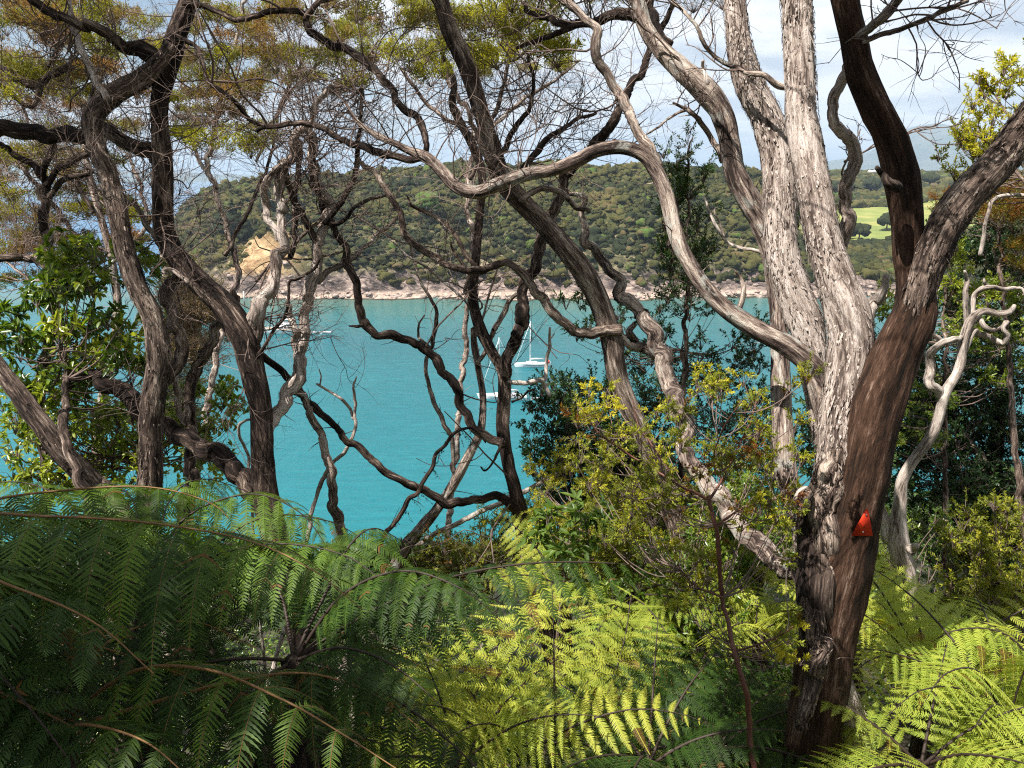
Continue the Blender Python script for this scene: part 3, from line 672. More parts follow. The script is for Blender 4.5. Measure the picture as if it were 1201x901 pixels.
def limb(root, spec, d0, d1=None, m=None, name='branch', seed=0, wob=0.05, ground=False, amp=0.15, lump=0.12, kk=None, flakes=0, flm=None):
    d1 = d0 if d1 is None else d1
    lp = limb_pts(spec, d0, d1, wob, seed)
    if ground: lp = to_ground(lp)
    rmax = lp[:, 3].max()
    step = max(0.012, min(0.05, rmax * 0.35))
    sp_ = spline(lp, step=step)
    k = kk or (56 if rmax > 0.1 else 36 if rmax > 0.05 else 18 if rmax > 0.02 else 10 if rmax > 0.01 else 7)
    a = amp if rmax > 0.02 else 0.05
    pts = sp_[:, :3].copy()
    if rmax < 0.06:   # knots
        s = np.concatenate([[0], np.cumsum(np.linalg.norm(np.diff(pts, axis=0), axis=1))])
        sp_[:, 3] *= 1 + 0.5 * np.clip(vnoise(s * 11, s * 0 + .7, seed + 41) - 0.62, 0, 1) + 0.14 * (vnoise(s * 30, s * 0 + .2, seed + 43) - .5)
    if rmax < 0.06:   # small kinks so thin limbs are gnarled
        s = np.concatenate([[0], np.cumsum(np.linalg.norm(np.diff(pts, axis=0), axis=1))])
        kn = max(rmax * 0.9, 0.006)
        for ax in (0, 2): pts[:, ax] += kn * 0.35 * (np.abs(vnoise(s * 26, s * 0 + .3 + ax, seed + 71) - .5) - .2) * 2
        for ax, sd in ((0, 1), (1, 2), (2, 3)):
            pts[:, ax] += kn * (vnoise(s * 12, s * 0 + 0.5 + ax * 3, seed + sd * 13) - 0.5) * 1.7
    mb = MB(); tube(mb, pts, sp_[:, 3], k, a, seed, lump=lump, ref=np.array([0.05, 1, 0.1]))
    if 0.004 < rmax < 0.075 and name != 'broken_stub' and m is not B_DEAD:   # short dead spurs
        rs = np.random.RandomState(seed + 900); L_ = np.linalg.norm(np.diff(pts, axis=0), axis=1).sum()
        for _ in range(int(L_ * 7) + 1):
            i_ = rs.randint(2, len(pts) - 2); T_ = nrm(pts[i_ + 1] - pts[i_ - 1]); dd_ = rs.normal(size=3) * [1, .5, 1]; dd_ = nrm(dd_ - T_ * dd_.dot(T_) + T_ * rs.uniform(-.1, .9))
            l_ = rs.uniform(.02, .11) * (1 if rs.rand() < .75 else 1.8); q0 = pts[i_] + dd_ * sp_[i_, 3] * .7; kk_ = rs.normal(size=3) * .35
            q1 = q0 + dd_ * l_ * .55; q2 = q1 + nrm(dd_ + kk_) * l_ * .5; r_ = min(.0035, sp_[i_, 3] * .4) * rs.uniform(.4, 1)
            segs(mb, [q0, q1], [q1, q2], [r_ * 1.3, r_ * .8], [r_ * .8, r_ * .35])
    if flakes: bark_flakes(mb, pts, sp_[:, 3], flakes, seed)
    o = mb.build(name, m, root, True)
    return o, np.column_stack([pts, sp_[:, 3]])
def bark_flakes(mb, pts, rad, n, seed):
    rng = np.random.RandomState(seed + 100)
    T = nrm(np.gradient(pts, axis=0)); ref = np.array([0.05, 1, 0.1]); U = nrm(np.cross(T, ref)); V = np.cross(T, U)
    i = rng.randint(1, len(pts) - 1, n); th = rng.uniform(math.pi, 2 * math.pi, n) if False else rng.uniform(0, 2 * math.pi, n)
    rd = np.cos(th)[:, None] * U[i] + np.sin(th)[:, None] * V[i]; tg = np.cross(T[i], rd)
    l = (0.012 + 0.05 * rng.rand(n) ** 2)[:, None]; w_ = rng.uniform(0.0015, 0.0055, n)[:, None]; r = rad[i][:, None]
    sgn = np.where(rng.rand(n) < 0.7, -1, 1)[:, None]
    B = pts[i] + rd * r * 0.99; tip = B + T[i] * l * sgn + rd * rng.uniform(0.0, 0.009, n)[:, None]
    md = B + T[i] * l * sgn * .5 + rd * 0.004
    skew = tg * rng.normal(size=(n, 1)) * 0.005
    v = np.stack([B - tg * w_ * .6, B + tg * w_ * .6, md + tg * w_ + skew, tip + tg * w_ * .3 + skew, tip - tg * w_ * .3 + skew, md - tg * w_ + skew], 1).reshape(-1, 3)
    o = np.arange(n)[:, None] * 6
    q = np.concatenate([o + np.array([[0, 1, 2, 5]]), o + np.array([[5, 2, 3, 4]])])
    bk = np.repeat(rng.rand(n, 3) * [0.3, 0.3, 6], 6, 0) + (v - np.repeat(B, 6, 0)) 
    mb.add(v, q, bk=bk)

def grow(mb, p, d, L, r, lev, rng, tips, up=0.25, spread=0.75, kids=(3, 5), seg=5, kink=0.22):
    """a gnarled twig with children, recursively; tips collects (point, direction)"""
    pts = [p]; dd = d.copy(); st = L / seg
    bend = rng.normal(size=3) * 0.10
    for i in range(seg):
        dd = nrm(dd + rng.normal(size=3) * kink + bend + np.array([0, 0, up * 0.3])); pts.append(pts[-1] + dd * st)
    pts = np.array(pts)
    if lev >= 1 and L > 0.12:
        ps = spline(np.column_stack([pts, np.linspace(r, r * 0.45, seg + 1)]), 2)
        tube(mb, ps[:, :3], ps[:, 3], 5 if r > 0.004 else 4, tipcap=False)
    else:
        segs(mb, pts[:-1], pts[1:], np.linspace(r, r * .5, seg), np.linspace(r * .9, r * .4, seg))
    if lev <= 0:
        tips.append((pts[-1], dd)); return
    for c in range(rng.randint(kids[0], kids[1] + 1)):
        t_ = rng.uniform(0.3, 1.0); f = t_ * seg; i = min(int(f), seg - 1); q = pts[i] + (pts[i + 1] - pts[i]) * (f - i)
        base = nrm(pts[i + 1] - pts[i]); nd = nrm(base + rng.normal(size=3) * spread + np.array([0, 0, up]))
        grow(mb, q, nd, L * rng.uniform(0.45, 0.75), r * 0.55, lev - 1, rng, tips, up, spread, kids, seg if lev > 1 else 3, kink)
    tips.append((pts[-1], dd))
def twigs_on(mb, lp, n, L, rng, tips, lev=2, up=0.5, t0=0.2, t1=1.0, r=0.0036, side=None, yflat=0.6, **kw):
    for _ in range(n):
        i = int(rng.uniform(t0, t1) * (len(lp) - 2)); p = lp[i, :3]; T = nrm(lp[i + 1, :3] - lp[i, :3])
        d = rng.normal(size=3); d[1] *= yflat; d = d - T * d.dot(T) * .6; d[2] += up
        if side is not None: d = d + np.array(side)
        grow(mb, p, nrm(d), L * rng.uniform(0.6, 1.3), min(r, lp[i, 3] * 0.8), lev, rng, tips, up * .5, **kw)

def kanuka_clump(lb, tb, c, R, rng, nsp=16, nl=26, ll=0.03, lw=0.0065, tone=0.5, flat=0.5, stem=True, tr=0.0009):
    """fan of fine twiglets with needle leaves, flat topped"""
    base = np.array(c) - np.array([0, 0, R * 0.55])
    th = rng.rand(nsp) * 6.28; rr = np.sqrt(rng.rand(nsp)) * R
    tipp = np.array(c) + np.stack([np.cos(th) * rr, np.sin(th) * rr, flat * R * (0.55 - 0.5 * (rr / R) ** 2) + rng.normal(size=nsp) * R * 0.12], 1)
    mid = base + (tipp - base) * 0.5 + rng.normal(size=(nsp, 3)) * R * 0.06
    segs(tb, np.repeat(base[None], nsp, 0), mid, tr * 1.6, tr); segs(tb, mid, tipp, tr, tr * .5)
    t_ = rng.rand(nsp, nl) ** 0.8
    D = nrm(tipp - mid)
    B = mid[:, None] + (tipp - mid)[:, None] * (0.15 + 0.95 * t_[..., None]) + rng.normal(size=(nsp, nl, 3)) * R * 0.085
    Dl = nrm(D[:, None] * 0.7 + rng.normal(size=(nsp, nl, 3)) * 0.7)
    tn = np.clip(tone + rng.normal(size=(nsp, 1)) * 0.1 + rng.normal(size=(nsp, nl)) * 0.07, 0, 1)
    leaves(lb, B.reshape(-1, 3), Dl.reshape(-1, 3), ll * rng.uniform(.7, 1.3, nsp * nl), lw, rng, tn.ravel(), fold=0.1)
def leafy_clump(lb, tb, c, R, rng, nsp=12, nl=14, ll=0.03, lw=0.012, tone=0.5, six=False, zs=0.8, up=0.3, tr=0.0018, rosette=False, base=None):
    base = np.array(c) - np.array([0, 0, R * 0.4]) if base is None else base
    dv = nrm(rng.normal(size=(nsp, 3))); dv[:, 2] = dv[:, 2] * zs + up; rr = R * rng.uniform(0.45, 1.05, nsp)[:, None]
    tipp = np.array(c) + dv * rr; mid = np.array(c) + dv * rr * 0.35 + rng.normal(size=(nsp, 3)) * R * 0.05
    segs(tb, np.repeat(np.asarray(base)[None], nsp, 0), mid, tr * 1.7, tr); segs(tb, mid, tipp, tr, tr * .5)
    D = nrm(tipp - mid)
    if rosette:
        t_ = 1 - 0.22 * rng.rand(nsp, nl)
    else:
        t_ = 0.1 + 0.9 * (np.arange(nl)[None] + rng.rand(nsp, nl)) / nl
    B = mid[:, None] + (tipp - mid)[:, None] * t_[..., None]
    sd = rng.normal(size=(nsp, nl, 3)); sd = nrm(sd - (sd * D[:, None]).sum(-1, keepdims=True) * D[:, None])
    Dl = nrm(D[:, None] * (0.35 if rosette else 0.7) + sd * 0.9)
    tn = np.clip(tone + rng.normal(size=(nsp, 1)) * 0.12 + rng.normal(size=(nsp, nl)) * 0.1, 0, 1)
    leaves(lb, B.reshape(-1, 3), Dl.reshape(-1, 3), ll * rng.uniform(.6, 1.25, nsp * nl), lw * rng.uniform(.8, 1.2, nsp * nl), rng, tn.ravel(), six=six, up=np.array([0, 0, 1.0]))

def near_pt(lps, c):
    best = None
    for lp in lps:
        d = np.linalg.norm(lp[:, :3] - c, axis=1) + np.maximum(0, lp[:, 2] - c[2] + 0.1) * 2; i = int(np.argmin(d))
        if best is None or d[i] < best[0]: best = (d[i], lp[i])
    return best[1]
def link_twig(tb, lps, c, rng, r=0.0035):
    s = near_pt(lps, c); p0 = s[:3]; v = c - p0; L = np.linalg.norm(v); n = max(3, int(L / 0.12))
    t_ = np.linspace(0, 1, n + 1)[:, None]; pts = p0 + v * t_ + rng.normal(size=(n + 1, 3)) * 0.022 * np.sin(np.pi * t_) * min(1, L)
    pts[:, 2] -= (0.15 * L * np.sin(np.pi * t_))[:, 0]
    ps = spline(np.column_stack([pts, np.linspace(min(r * (0.6 + min(L, 1.0)), s[3] * .8), 0.0015, n + 1)]), 3)
    tube(tb, ps[:, :3], ps[:, 3], 5, tipcap=False)
    return pts

LIT = [(480, 800, 3.3, .25), (520, 860, 3.1, .2), (600, 720, 3.6, .3), (690, 700, 3.7, .3), (620, 860, 3.2, .25), (780, 820, 3.2, .2), (700, 780, 3.4, .3), (820, 780, 3.6, .2), (1000, 800, 3.5, .2), (1080, 700, 4, .3), (1190, 800, 3.1, .3), (1150, 870, 2.9, .2), (1040, 850, 2.9, .2), (500, 420, 4.9, .1), (380, 340, 4.85, .1), (600, 420, 5.1, .08), (560, 300, 5.2, .08), (430, 380, 4.8, .08), (660, 377, 4.4, .06), (600, 205, 3.8, .06), (540, 220, 3.85, .06), (450, 90, 4.1, .06), (400, 55, 4.2, .06), (700, 60, 3.6, .06), (735, 125, 3.6, .06), (830, 110, 3.9, .07), (240, 340, 4.5, .05), (285, 400, 4.5, .05), (440, 545, 5, .06), (390, 560, 4.85, .06), (510, 600, 5.3, .06), (700, 345, 4.3, .06), (935, 50, 3.4, .12), (945, 150, 3.4, .12), (965, 280, 3.35, .13), (990, 400, 3.3, .15), (985, 480, 3.2, .12), (976, 545, 3.1, .07), (865, 30, 3.7, .1), (895, 130, 3.65, .1), (915, 230, 3.6, .12), (920, 330, 3.5, .12),
       (885, 390, 3.35, .08), (830, 340, 3.45, .08), (790, 260, 3.5, .08), (925, 560, 3.55, .08), (1060, 600, 4.7, .25), (1100, 480, 4.6, .25), (1150, 370, 4.5, .28), (650, 780, 3.5, .32), (560, 740, 3.6, .25), (740, 750, 3.7, .25),
       (720, 850, 3.1, .15), (560, 850, 3.2, .15), (1040, 720, 3.9, .3), (1130, 780, 3.3, .25), (1170, 740, 3.7, .25), (1100, 850, 2.9, .15), (900, 700, 4.2, .15), (880, 625, 4.5, .12), (850, 500, 2.9, .25), (750, 530, 2.9, .22),
       (680, 600, 4.9, .25), (760, 620, 4.7, .25), (1160, 640, 5, .35), (1150, 380, 5.9, .35), (1110, 300, 5.9, .2), (1030, 450, 5.8, .15), (1170, 130, 4.5, .28), (740, 470, 4.4, .1), (800, 620, 4.5, .1), (720, 400, 4.3, .06), (790, 460, 4.9, .1),
       (870, 620, 4, .1), (900, 650, 3.7, .1), (80, 400, 4, .28), (130, 540, 5.4, .4), (330, 260, 4.6, .12), (375, 300, 4.75, .12), (345, 440, 4.8, .1), (180, 430, 4.3, .1), (150, 310, 4.3, .07), (1120, 230, 2.9, .05),
       (100, 250, 7.5, .9), (270, 60, 7.8, .7), (380, 40, 7.8, .6), (560, 40, 7.9, .7), (300, 170, 5.2, .25), (60, 60, 5.5, .3), (580, 60, 4.7, .25), (480, 60, 4.7, .2), (235, 370, 8.5, .6),
       (200, 645, 2.2, .04), (340, 665, 2.1, .04), (230, 585, 3.2, .08), (130, 575, 3.0, .05), (290, 590, 3.2, .05), (330, 830, 2.0, .04), (250, 800, 2.1, .03), (700, 175, 3.7, .05), (480, 640, 5.4, .2), (560, 660, 5.6, .3)]
LT = np.array([P(a_, b_, c_) for a_, b_, c_, _ in LIT]); LR_ = np.array([x[3] for x in LIT])
def camproj(p):
    r = p - CC; dd = r @ CF
    return 600.5 + F * (r @ CR) / dd, 450.5 - F * (r @ CU) / dd, dd
def blocks_lit(c, Rr):
    w_ = c - LT; tt = w_ @ SUN; dist = np.linalg.norm(w_ - tt[:, None] * SUN, axis=1)
    return bool(np.any((tt > .15) & (dist < LR_ + Rr * .6)))
# ============================================================ the kanuka trees
G_KAN = 'kanuka trees in front of the bay'
def start_tree(px, py, d, label, name='kanuka_tree', cat='tree', group=None):
    p = P(px, py, d); z = float(near_h(np.array([p[0]]), np.array([p[1]]))[0])
    return empty(name, (p[0], p[1], z), label, cat, group)
def finish(root, tb, lb, tm=B_TWIG, lm=M_KAN, fname='foliage'):
    if tb is not None:
        o = tb.build('twigs', tm, root)
        if o: o['kind'] = 'stuff'
    if lb is not None: lb.build(fname, lm, root)
def crown_at(lps, lb, tb, cl, rng, lm_tone=0.5, **kw):
    for c in cl:
        px, py, d, R = c[:4]; tn = c[4] if len(c) > 4 else lm_tone
        w_ = P(px, py, d)
        if py < 0 and blocks_lit(w_, R * .5): continue
        link_twig(tb, lps, w_ - np.array([0, 0, R * .5]), rng)
        kanuka_clump(lb, tb, w_, R, rng, tone=tn, **kw)
SHADE_ON = True
def shade(lps, lb, tb, spots, rng, n=5, R=0.3, spread=0.22, nl=34, nsp=20):
    """unseen crown clumps added high above to cast shade: spots = (px, py, depth, metres up towards the sun)"""
    for px, py, d, t_ in spots:
        c0 = P(px, py, d) + SUN * t_
        sub = c0 + rng.normal(size=(n, 3)) * spread
        if blocks_lit(c0, 0): continue
        if np.linalg.norm(near_pt(lps, c0)[:3] - c0) < 1.0: link_twig(tb, lps, c0 - np.array([0, 0, .25]), rng, 0.004)
        for c in sub:
            if blocks_lit(c, R): continue
            a_, b_2, dd = camproj(c)
            if dd > .2 and b_2 > -F * (R + .1) / dd - 8: continue
            segs(tb, [c0 - (0, 0, .25)], [c - (0, 0, R * .5)], .004, .003)
            kanuka_clump(lb, tb, c, R, rng, nsp=nsp, nl=nl, ll=0.05, lw=0.013, tone=0.55)

# --- A: the big pale tree at right
rng = np.random.RandomState(101)
A = start_tree(952, 895, 3.2, 'large kanuka with shaggy pale stems and a dark stem carrying an orange triangle')
LA = []
o, l = limb(A, [(950, 905, 74), (957, 830, 72), (968, 760, 74), (979, 700, 78), (993, 640, 78), (1004, 589, 70), (1017, 530, 66), (1031, 480, 66), (1046, 437, 64), (1059, 400, 62), (1072, 363, 58), (1072, 333, 48), (1067, 300, 40), (1064, 250, 39), (1058, 205, 42), (1048, 167, 40), (1031, 133, 39), (1011, 90, 37), (1001, 43, 35), (991, 0, 34), (980, -60, 32), (972, -160, 28)],
            3.15, 2.95, B_RED, 'trunk', 1, 0.03, True, amp=0.13, lump=0.16); LA.append(l); TRUNK_A = l; TRUNK_OBJ = o
o, l = limb(A, [(968, 690, 24), (972, 640, 36), (976, 589, 48), (981, 533, 52), (984, 490, 52), (993, 450, 56), (998, 400, 58), (991, 360, 55), (978, 323, 49), (966, 283, 47), (957, 233, 44), (948, 183, 41), (941, 133, 39), (938, 67, 38), (934, 0, 40), (930, -70, 38), (920, -160, 30)],
            [3.12, 3.12, 3.18, 3.28, 3.35, 3.4], None, B_PALE, 'stem', 2, 0.0, amp=0.12, lump=0.12, flakes=4200); LA.append(l)
o, l = limb(A, [(966, 520, 26), (960, 470, 30), (952, 410, 40), (944, 377, 46), (928, 335, 46), (918, 300, 43), (915, 262, 42), (916, 233, 43), (912, 183, 42), (900, 140, 41), (880, 100, 38), (867, 50, 32), (861, 0, 28), (855, -60, 26), (840, -140, 22)],
            [3.42, 3.5, 3.6, 3.7], None, B_PALE, 'stem', 3, 0.0, amp=0.11, lump=0.1, flakes=3000); LA.append(l)
o, l = limb(A, [(950, 665, 34), (940, 620, 27), (929, 580, 27), (922, 550, 27), (917, 483, 25), (915, 417, 24), (913, 350, 26), (906, 295, 30), (893, 260, 30), (876, 230, 30), (862, 202, 28), (857, 173, 27), (849, 140, 29), (830, 110, 33), (797, 80, 28), (765, 45, 23), (750, 7, 20), (742, -40, 18), (720, -120, 14)],
            [3.35, 3.65, 3.8, 3.9], None, B_LICH, 'stem', 4, 0.03, amp=0.12, lump=0.12); LA.append(l); A_L4 = l
o, l = limb(A, [(1068, 385, 24), (1078, 345, 38), (1098, 288, 44), (1121, 247, 46), (1145, 218, 46), (1168, 193, 46), (1201, 152, 45), (1250, 85, 42), (1310, 20, 36), (1370, -80, 28)],
            3.0, 2.8, B_BROWN, 'branch', 5, 0.02, amp=0.12, lump=0.12, flakes=1200); LA.append(l)
o, l = limb(A, [(986, 286, 22), (990, 258, 18), (993, 225, 17), (998, 205, 17), (1001, 180, 17), (992, 162, 16), (982, 145, 15), (978, 120, 14), (985, 98, 15), (996, 78, 18)], [3.4, 3.3, 3.05], None, B_PALE, 'branch', 6, 0.03); LA.append(l)
o, l = limb(A, [(985, 420, 30), (1021, 362, 17), (1030, 345, 13), (1040, 322, 8)], 3.3, 3.25, B_DEAD, 'broken_stub', 7, 0.0); 
o, l = limb(A, [(1006, 45, 13), (1018, 36, 12), (1032, 24, 13), (1041, 15, 14), (1050, 4, 13), (1062, -20, 11)], 2.98, 2.7, B_LICH, 'branch', 8); LA.append(l); l8 = l
o, l = limb(A, [(1010, 52, 8), (1028, 43, 7), (1055, 34, 6.5), (1083, 25, 6), (1103, 12, 6), (1137, 0, 5)], 2.98, 2.6, B_LICH, 'branch', 9); LA.append(l); l9 = l
o, lB6 = limb(A, [(978, 520, 36), (968, 470, 38), (958, 440, 31), (942, 420, 29), (928, 409, 29), (910, 398, 28), (894, 390, 27), (864, 372, 25), (842, 354, 23), (822, 330, 22), (808, 308, 21), (797, 287, 21), (789, 260, 21), (780, 225, 20), (768, 198, 19), (752, 180, 18), (727, 173, 17), (700, 177, 17), (677, 188, 18), (650, 199, 17), (617, 205, 18), (583, 217, 19), (560, 226, 18), (537, 220, 17), (517, 200, 16), (500, 184, 13), (480, 177, 11), (462, 168, 9), (440, 158, 8), (418, 142, 6), (405, 120, 4)],
               [3.25, 3.35, 3.45, 3.55, 3.7, 3.85], None, B_LICH, 'branch', 10, 0.02, amp=0.1, lump=0.1); LA.append(lB6)
o, l = limb(A, [(768, 197, 16), (760, 175, 14), (753, 160, 13), (745, 147, 12), (732, 126, 13), (723, 110, 13), (714, 92, 12), (706, 78, 13), (699, 60, 12), (699, 35, 12), (690, 25, 11), (672, 10, 11), (655, -3, 10), (630, -30, 9)], 3.55, 3.7, B_LICH, 'branch', 11); LA.append(l); l11 = l
o, l = limb(A, [(510, 192, 12), (494, 188, 10), (475, 185, 10), (460, 183, 10), (435, 177, 9), (415, 168, 9), (400, 161, 8), (384, 152, 8), (367, 146, 8), (345, 145, 7), (320, 148, 6), (300, 153, 5)], 3.82, 4.2, B_DARK, 'branch', 12); LA.append(l); l12 = l
o, l = limb(A, [(760, 35, 18), (752, 24, 16), (737, 18, 16), (717, 17, 14), (700, 21, 12), (680, 25, 10), (660, 27, 9), (645, 24, 8), (630, 18, 7), (615, 0, 6)], 3.88, 4.3, B_DARK, 'branch', 13); LA.append(l); l13 = l
o, l = limb(A, [(697, 27, 9), (672, 33, 8), (650, 40, 7), (628, 48, 6), (605, 57, 4)], 4.0, 4.2, B_DARK, 'branch', 14); LA.append(l)
o, l = limb(A, [(780, 62, 20), (768, 42, 18), (765, 20, 18), (762, -10, 18), (755, -80, 15)], 3.85, 3.9, B_DARK, 'branch', 15); LA.append(l)
o, l = limb(A, [(937, 103, 10), (915, 98, 8), (900, 93, 7), (883, 87, 7), (868, 80, 6.5), (850, 74, 6), (838, 64, 5), (827, 53, 5), (820, 40, 5), (813, 28, 5), (800, 12, 4.5), (788, 3, 4)], 3.36, 3.5, B_LICH, 'branch', 16); LA.append(l); l16 = l
o, l = limb(A, [(848, 188, 9), (842, 176, 8), (833, 160, 7), (826, 147, 7), (817, 136, 6), (808, 128, 6.5), (800, 125, 4), (790, 120, 3)], 3.86, 3.7, B_LICH, 'branch', 17); l17 = l; LA.append(l)
limb(A, [(806, 130, 4), (795, 133, 3.4), (783, 140, 3), (770, 151, 2.6), (758, 158, 2.2), (742, 168, 1.6)], 3.75, 3.8, B_LICH, 'branch', 18)
limb(A, [(832, 112, 8), (829, 95, 7), (826, 80, 5), (826, 72, 4)], 3.8, 3.75, B_DEAD, 'broken_stub', 19)
limb(A, [(864, 373, 10), (870, 358, 8), (873, 342, 7), (869, 328, 5), (863, 318, 3)], 3.45, 3.4, B_LICH, 'broken_stub', 20)
# second leaning stem rising behind and to the left
o, l = limb(A, [(955, 690, 30), (937, 668, 26), (906, 647, 26), (888, 633, 26), (870, 620, 26), (852, 600, 24), (835, 580, 23), (820, 558, 21), (808, 535, 20), (803, 510, 20), (793, 477, 22), (786, 455, 23), (778, 432, 23), (771, 405, 22), (760, 380, 21), (748, 364, 18), (734, 348, 16), (720, 330, 14), (710, 313, 13), (700, 297, 12), (692, 280, 11), (688, 258, 10), (686, 240, 8), (676, 228, 6), (660, 220, 4)],
            [3.4, 3.9, 4.5, 4.9, 5.0], None, B_LICH, 'stem', 21, 0.03, lump=0.13); LA.append(l)
limb(A, [(778, 425, 13), (762, 414, 12), (750, 408, 12), (736, 403, 10), (728, 392, 8)], 4.85, 4.7, B_LICH, 'branch', 22, lump=.2)
limb(A, [(752, 408, 12), (745, 398, 11), (741, 388, 10), (745, 378, 7)], 4.8, 4.8, B_LICH, 'broken_stub', 23, lump=.3)
limb(A, [(948, 850, 14), (953, 800, 22), (958, 750, 26), (964, 700, 30), (968, 650, 36), (973, 600, 40), (980, 550, 34), (988, 500, 24)], [3.04, 3.03, 3.06, 3.12], None, B_BROWN, 'bark_ridge', 28, lump=.22, amp=.2, flakes=700)
# rear root stem
limb(A, [(1012, 905, 46), (1003, 860, 40), (992, 815, 30), (982, 780, 18)], 3.25, 3.15, B_PALE, 'stem', 24, ground=True, flakes=500)
# gall at the fork
limb(A, [(966, 560, 30), (958, 600, 46), (957, 640, 52), (957, 690, 50), (958, 740, 46), (960, 800, 36)], 3.12, 3.1, B_DARK, 'buttress', 25, lump=.22)
limb(A, [(950, 592, 16), (948, 588, 24), (951, 582, 20)], 3.06, 3.05, B_PALE, 'burl', 27, lump=.4)
limb(A, [(1050, 222, 14), (1040, 212, 11), (1033, 204, 8), (1025, 196, 6)], 2.9, 2.85, B_DARK, 'broken_stub', 26)
tb = MB(); lb = MB(); tips = []
for ll_, n_, L_, kw in ((l8, 8, .35, dict(side=(.4, 0, .3))), (l9, 9, .3, dict(side=(.5, 0, .2), t0=.4)), (l11, 5, .3, dict(side=(-.5, 0, .1))), (l13, 12, .38, {}), (l12, 9, .36, {}),
                        (lB6, 10, .4, dict(t0=.82)), (l16, 10, .3, dict(side=(-.3, 0, .1), t0=.3)), (l17, 5, .16, dict(t0=.6))):
    twigs_on(tb, ll_, n_, L_, rng, tips, 2, **kw)
twigs_on(tb, lB6, 12, .4, rng, tips, 2, t0=.62, t1=.84)
twigs_on(tb, A_L4, 9, .45, rng, tips, 2, t0=.82, side=(-.5, 0, -.1))
for s_, e_ in (((703, 50), (640, 120)), ((745, 22), (790, 75)), ((995, 95), (960, 30)), ((990, 190), (1040, 150)), ((992, 215), (960, 160))):
    p = P(*s_, 3.7); q = P(*e_, 3.8); grow(tb, p, nrm(q - p), np.linalg.norm(q - p), .006, 2, rng, tips, .1)
crown_at(LA, lb, tb, [(655, 60, 4.4, .17, .7), (632, 50, 4.5, .15, .6), (850, -15, 4, .2, .5), (815, -12, 4, .2, .55), (740, -20, 4.1, .2, .4), (600, -10, 4.3, .2, .6), (690, -10, 4.2, .22, .5), (500, -20, 4.3, .25, .5)], rng, nsp=24, nl=46)
shade(LA, lb, tb, [(1060, 200, 3, 1.5), (1055, 330, 3, 2.1), (1040, 440, 3, 2.5), (1015, 540, 3, 2.9), (990, 640, 3.1, 3.2), (965, 760, 3.1, 3.5), (950, 860, 3.1, 3.8), (1000, 60, 3, 1.2), (1030, 120, 3, 1.4), (1000, 700, 3.1, 3.0), (1130, 235, 2.9, 1.7),
                   (560, 120, 4.3, 1.8), (600, 215, 4.1, 2.2), (530, 20, 4.3, 1.5), (1150, 420, 5.5, 3.0), (1100, 480, 5.5, 3.3), (1180, 520, 5.5, 3.0), (930, 420, 3.4, 2.3), (960, 450, 3.4, 2.5)], rng, n=4, R=.22, spread=.14)
finish(A, tb, lb)

# trail markers
TV = np.array([v.co[:] for v in TRUNK_OBJ.data.vertices]) + parent_origin(TRUNK_OBJ.parent)
def skin_depth(px, py, rad):
    r = TV - CC; dd = r @ CF; a_ = 600.5 + F * (r @ CR) / dd; b_ = 450.5 - F * (r @ CU) / dd
    k = (np.abs(a_ - px) < rad) & (np.abs(b_ - py) < rad); return dd[k].min()
def marker(px, py, w_, h_, d, rz, label, tilt=0.0):
    if d is None: d = skin_depth(px, py, 15) - .014
    c = P(px, py, d); root = empty('trail_marker', c, label, 'trail marker', 'orange triangles on the dark trunk')
    root.rotation_euler = (0, tilt, rz)
    W, H = w_ / F * d, h_ / F * d
    v = []
    for y_ in (-.003, .003):
        v += [(-W / 2, y_, -H / 2), (W / 2, y_, -H / 2), (W * .04, y_, H / 2), (-W * .04, y_, H / 2)]
    mb = MB(); mb.add(v, [(0, 1, 2, 3), (7, 6, 5, 4), (0, 4, 5, 1), (1, 5, 6, 2), (2, 6, 7, 3), (3, 7, 4, 0)])
    o = mb.build('plate', M_OR, None, origin=(0, 0, 0)); o.parent = root; o.location = (0, 0, 0)
    nb_ = MB()
    for zc in (H * .30, -H * .36):
        th = np.arange(8) / 8 * 6.283; v = [(0.003 * math.cos(a), -.0045, zc + .003 * math.sin(a)) for a in th] + [(0.0035 * math.cos(a), -.0032, zc + .0035 * math.sin(a)) for a in th] + [(0, -.0052, zc)]
        nb_.add(v, [(i, (i + 1) % 8, 8 + (i + 1) % 8, 8 + i) for i in range(8)], [(i, 16, (i + 1) % 8) for i in range(8)])
    o = nb_.build('nail', plain('nail_steel', (.3, .3, .3), .4, .8), None, origin=(0, 0, 0)); o.parent = root; o.location = (0, 0, 0)
M_OR = plain('orange_red_plastic', (0.50, 0.032, 0.010), 0.65, spec=0.2, var=0.22, sc=60)
marker(1014, 613, 26, 33, None, 0.12, 'bright orange red triangle facing the viewer on the dark trunk', 0.06)
marker(1021, 664, 12, 16, 3.06, 1.0, 'small orange triangle seen nearly edge on at the right edge of the trunk')

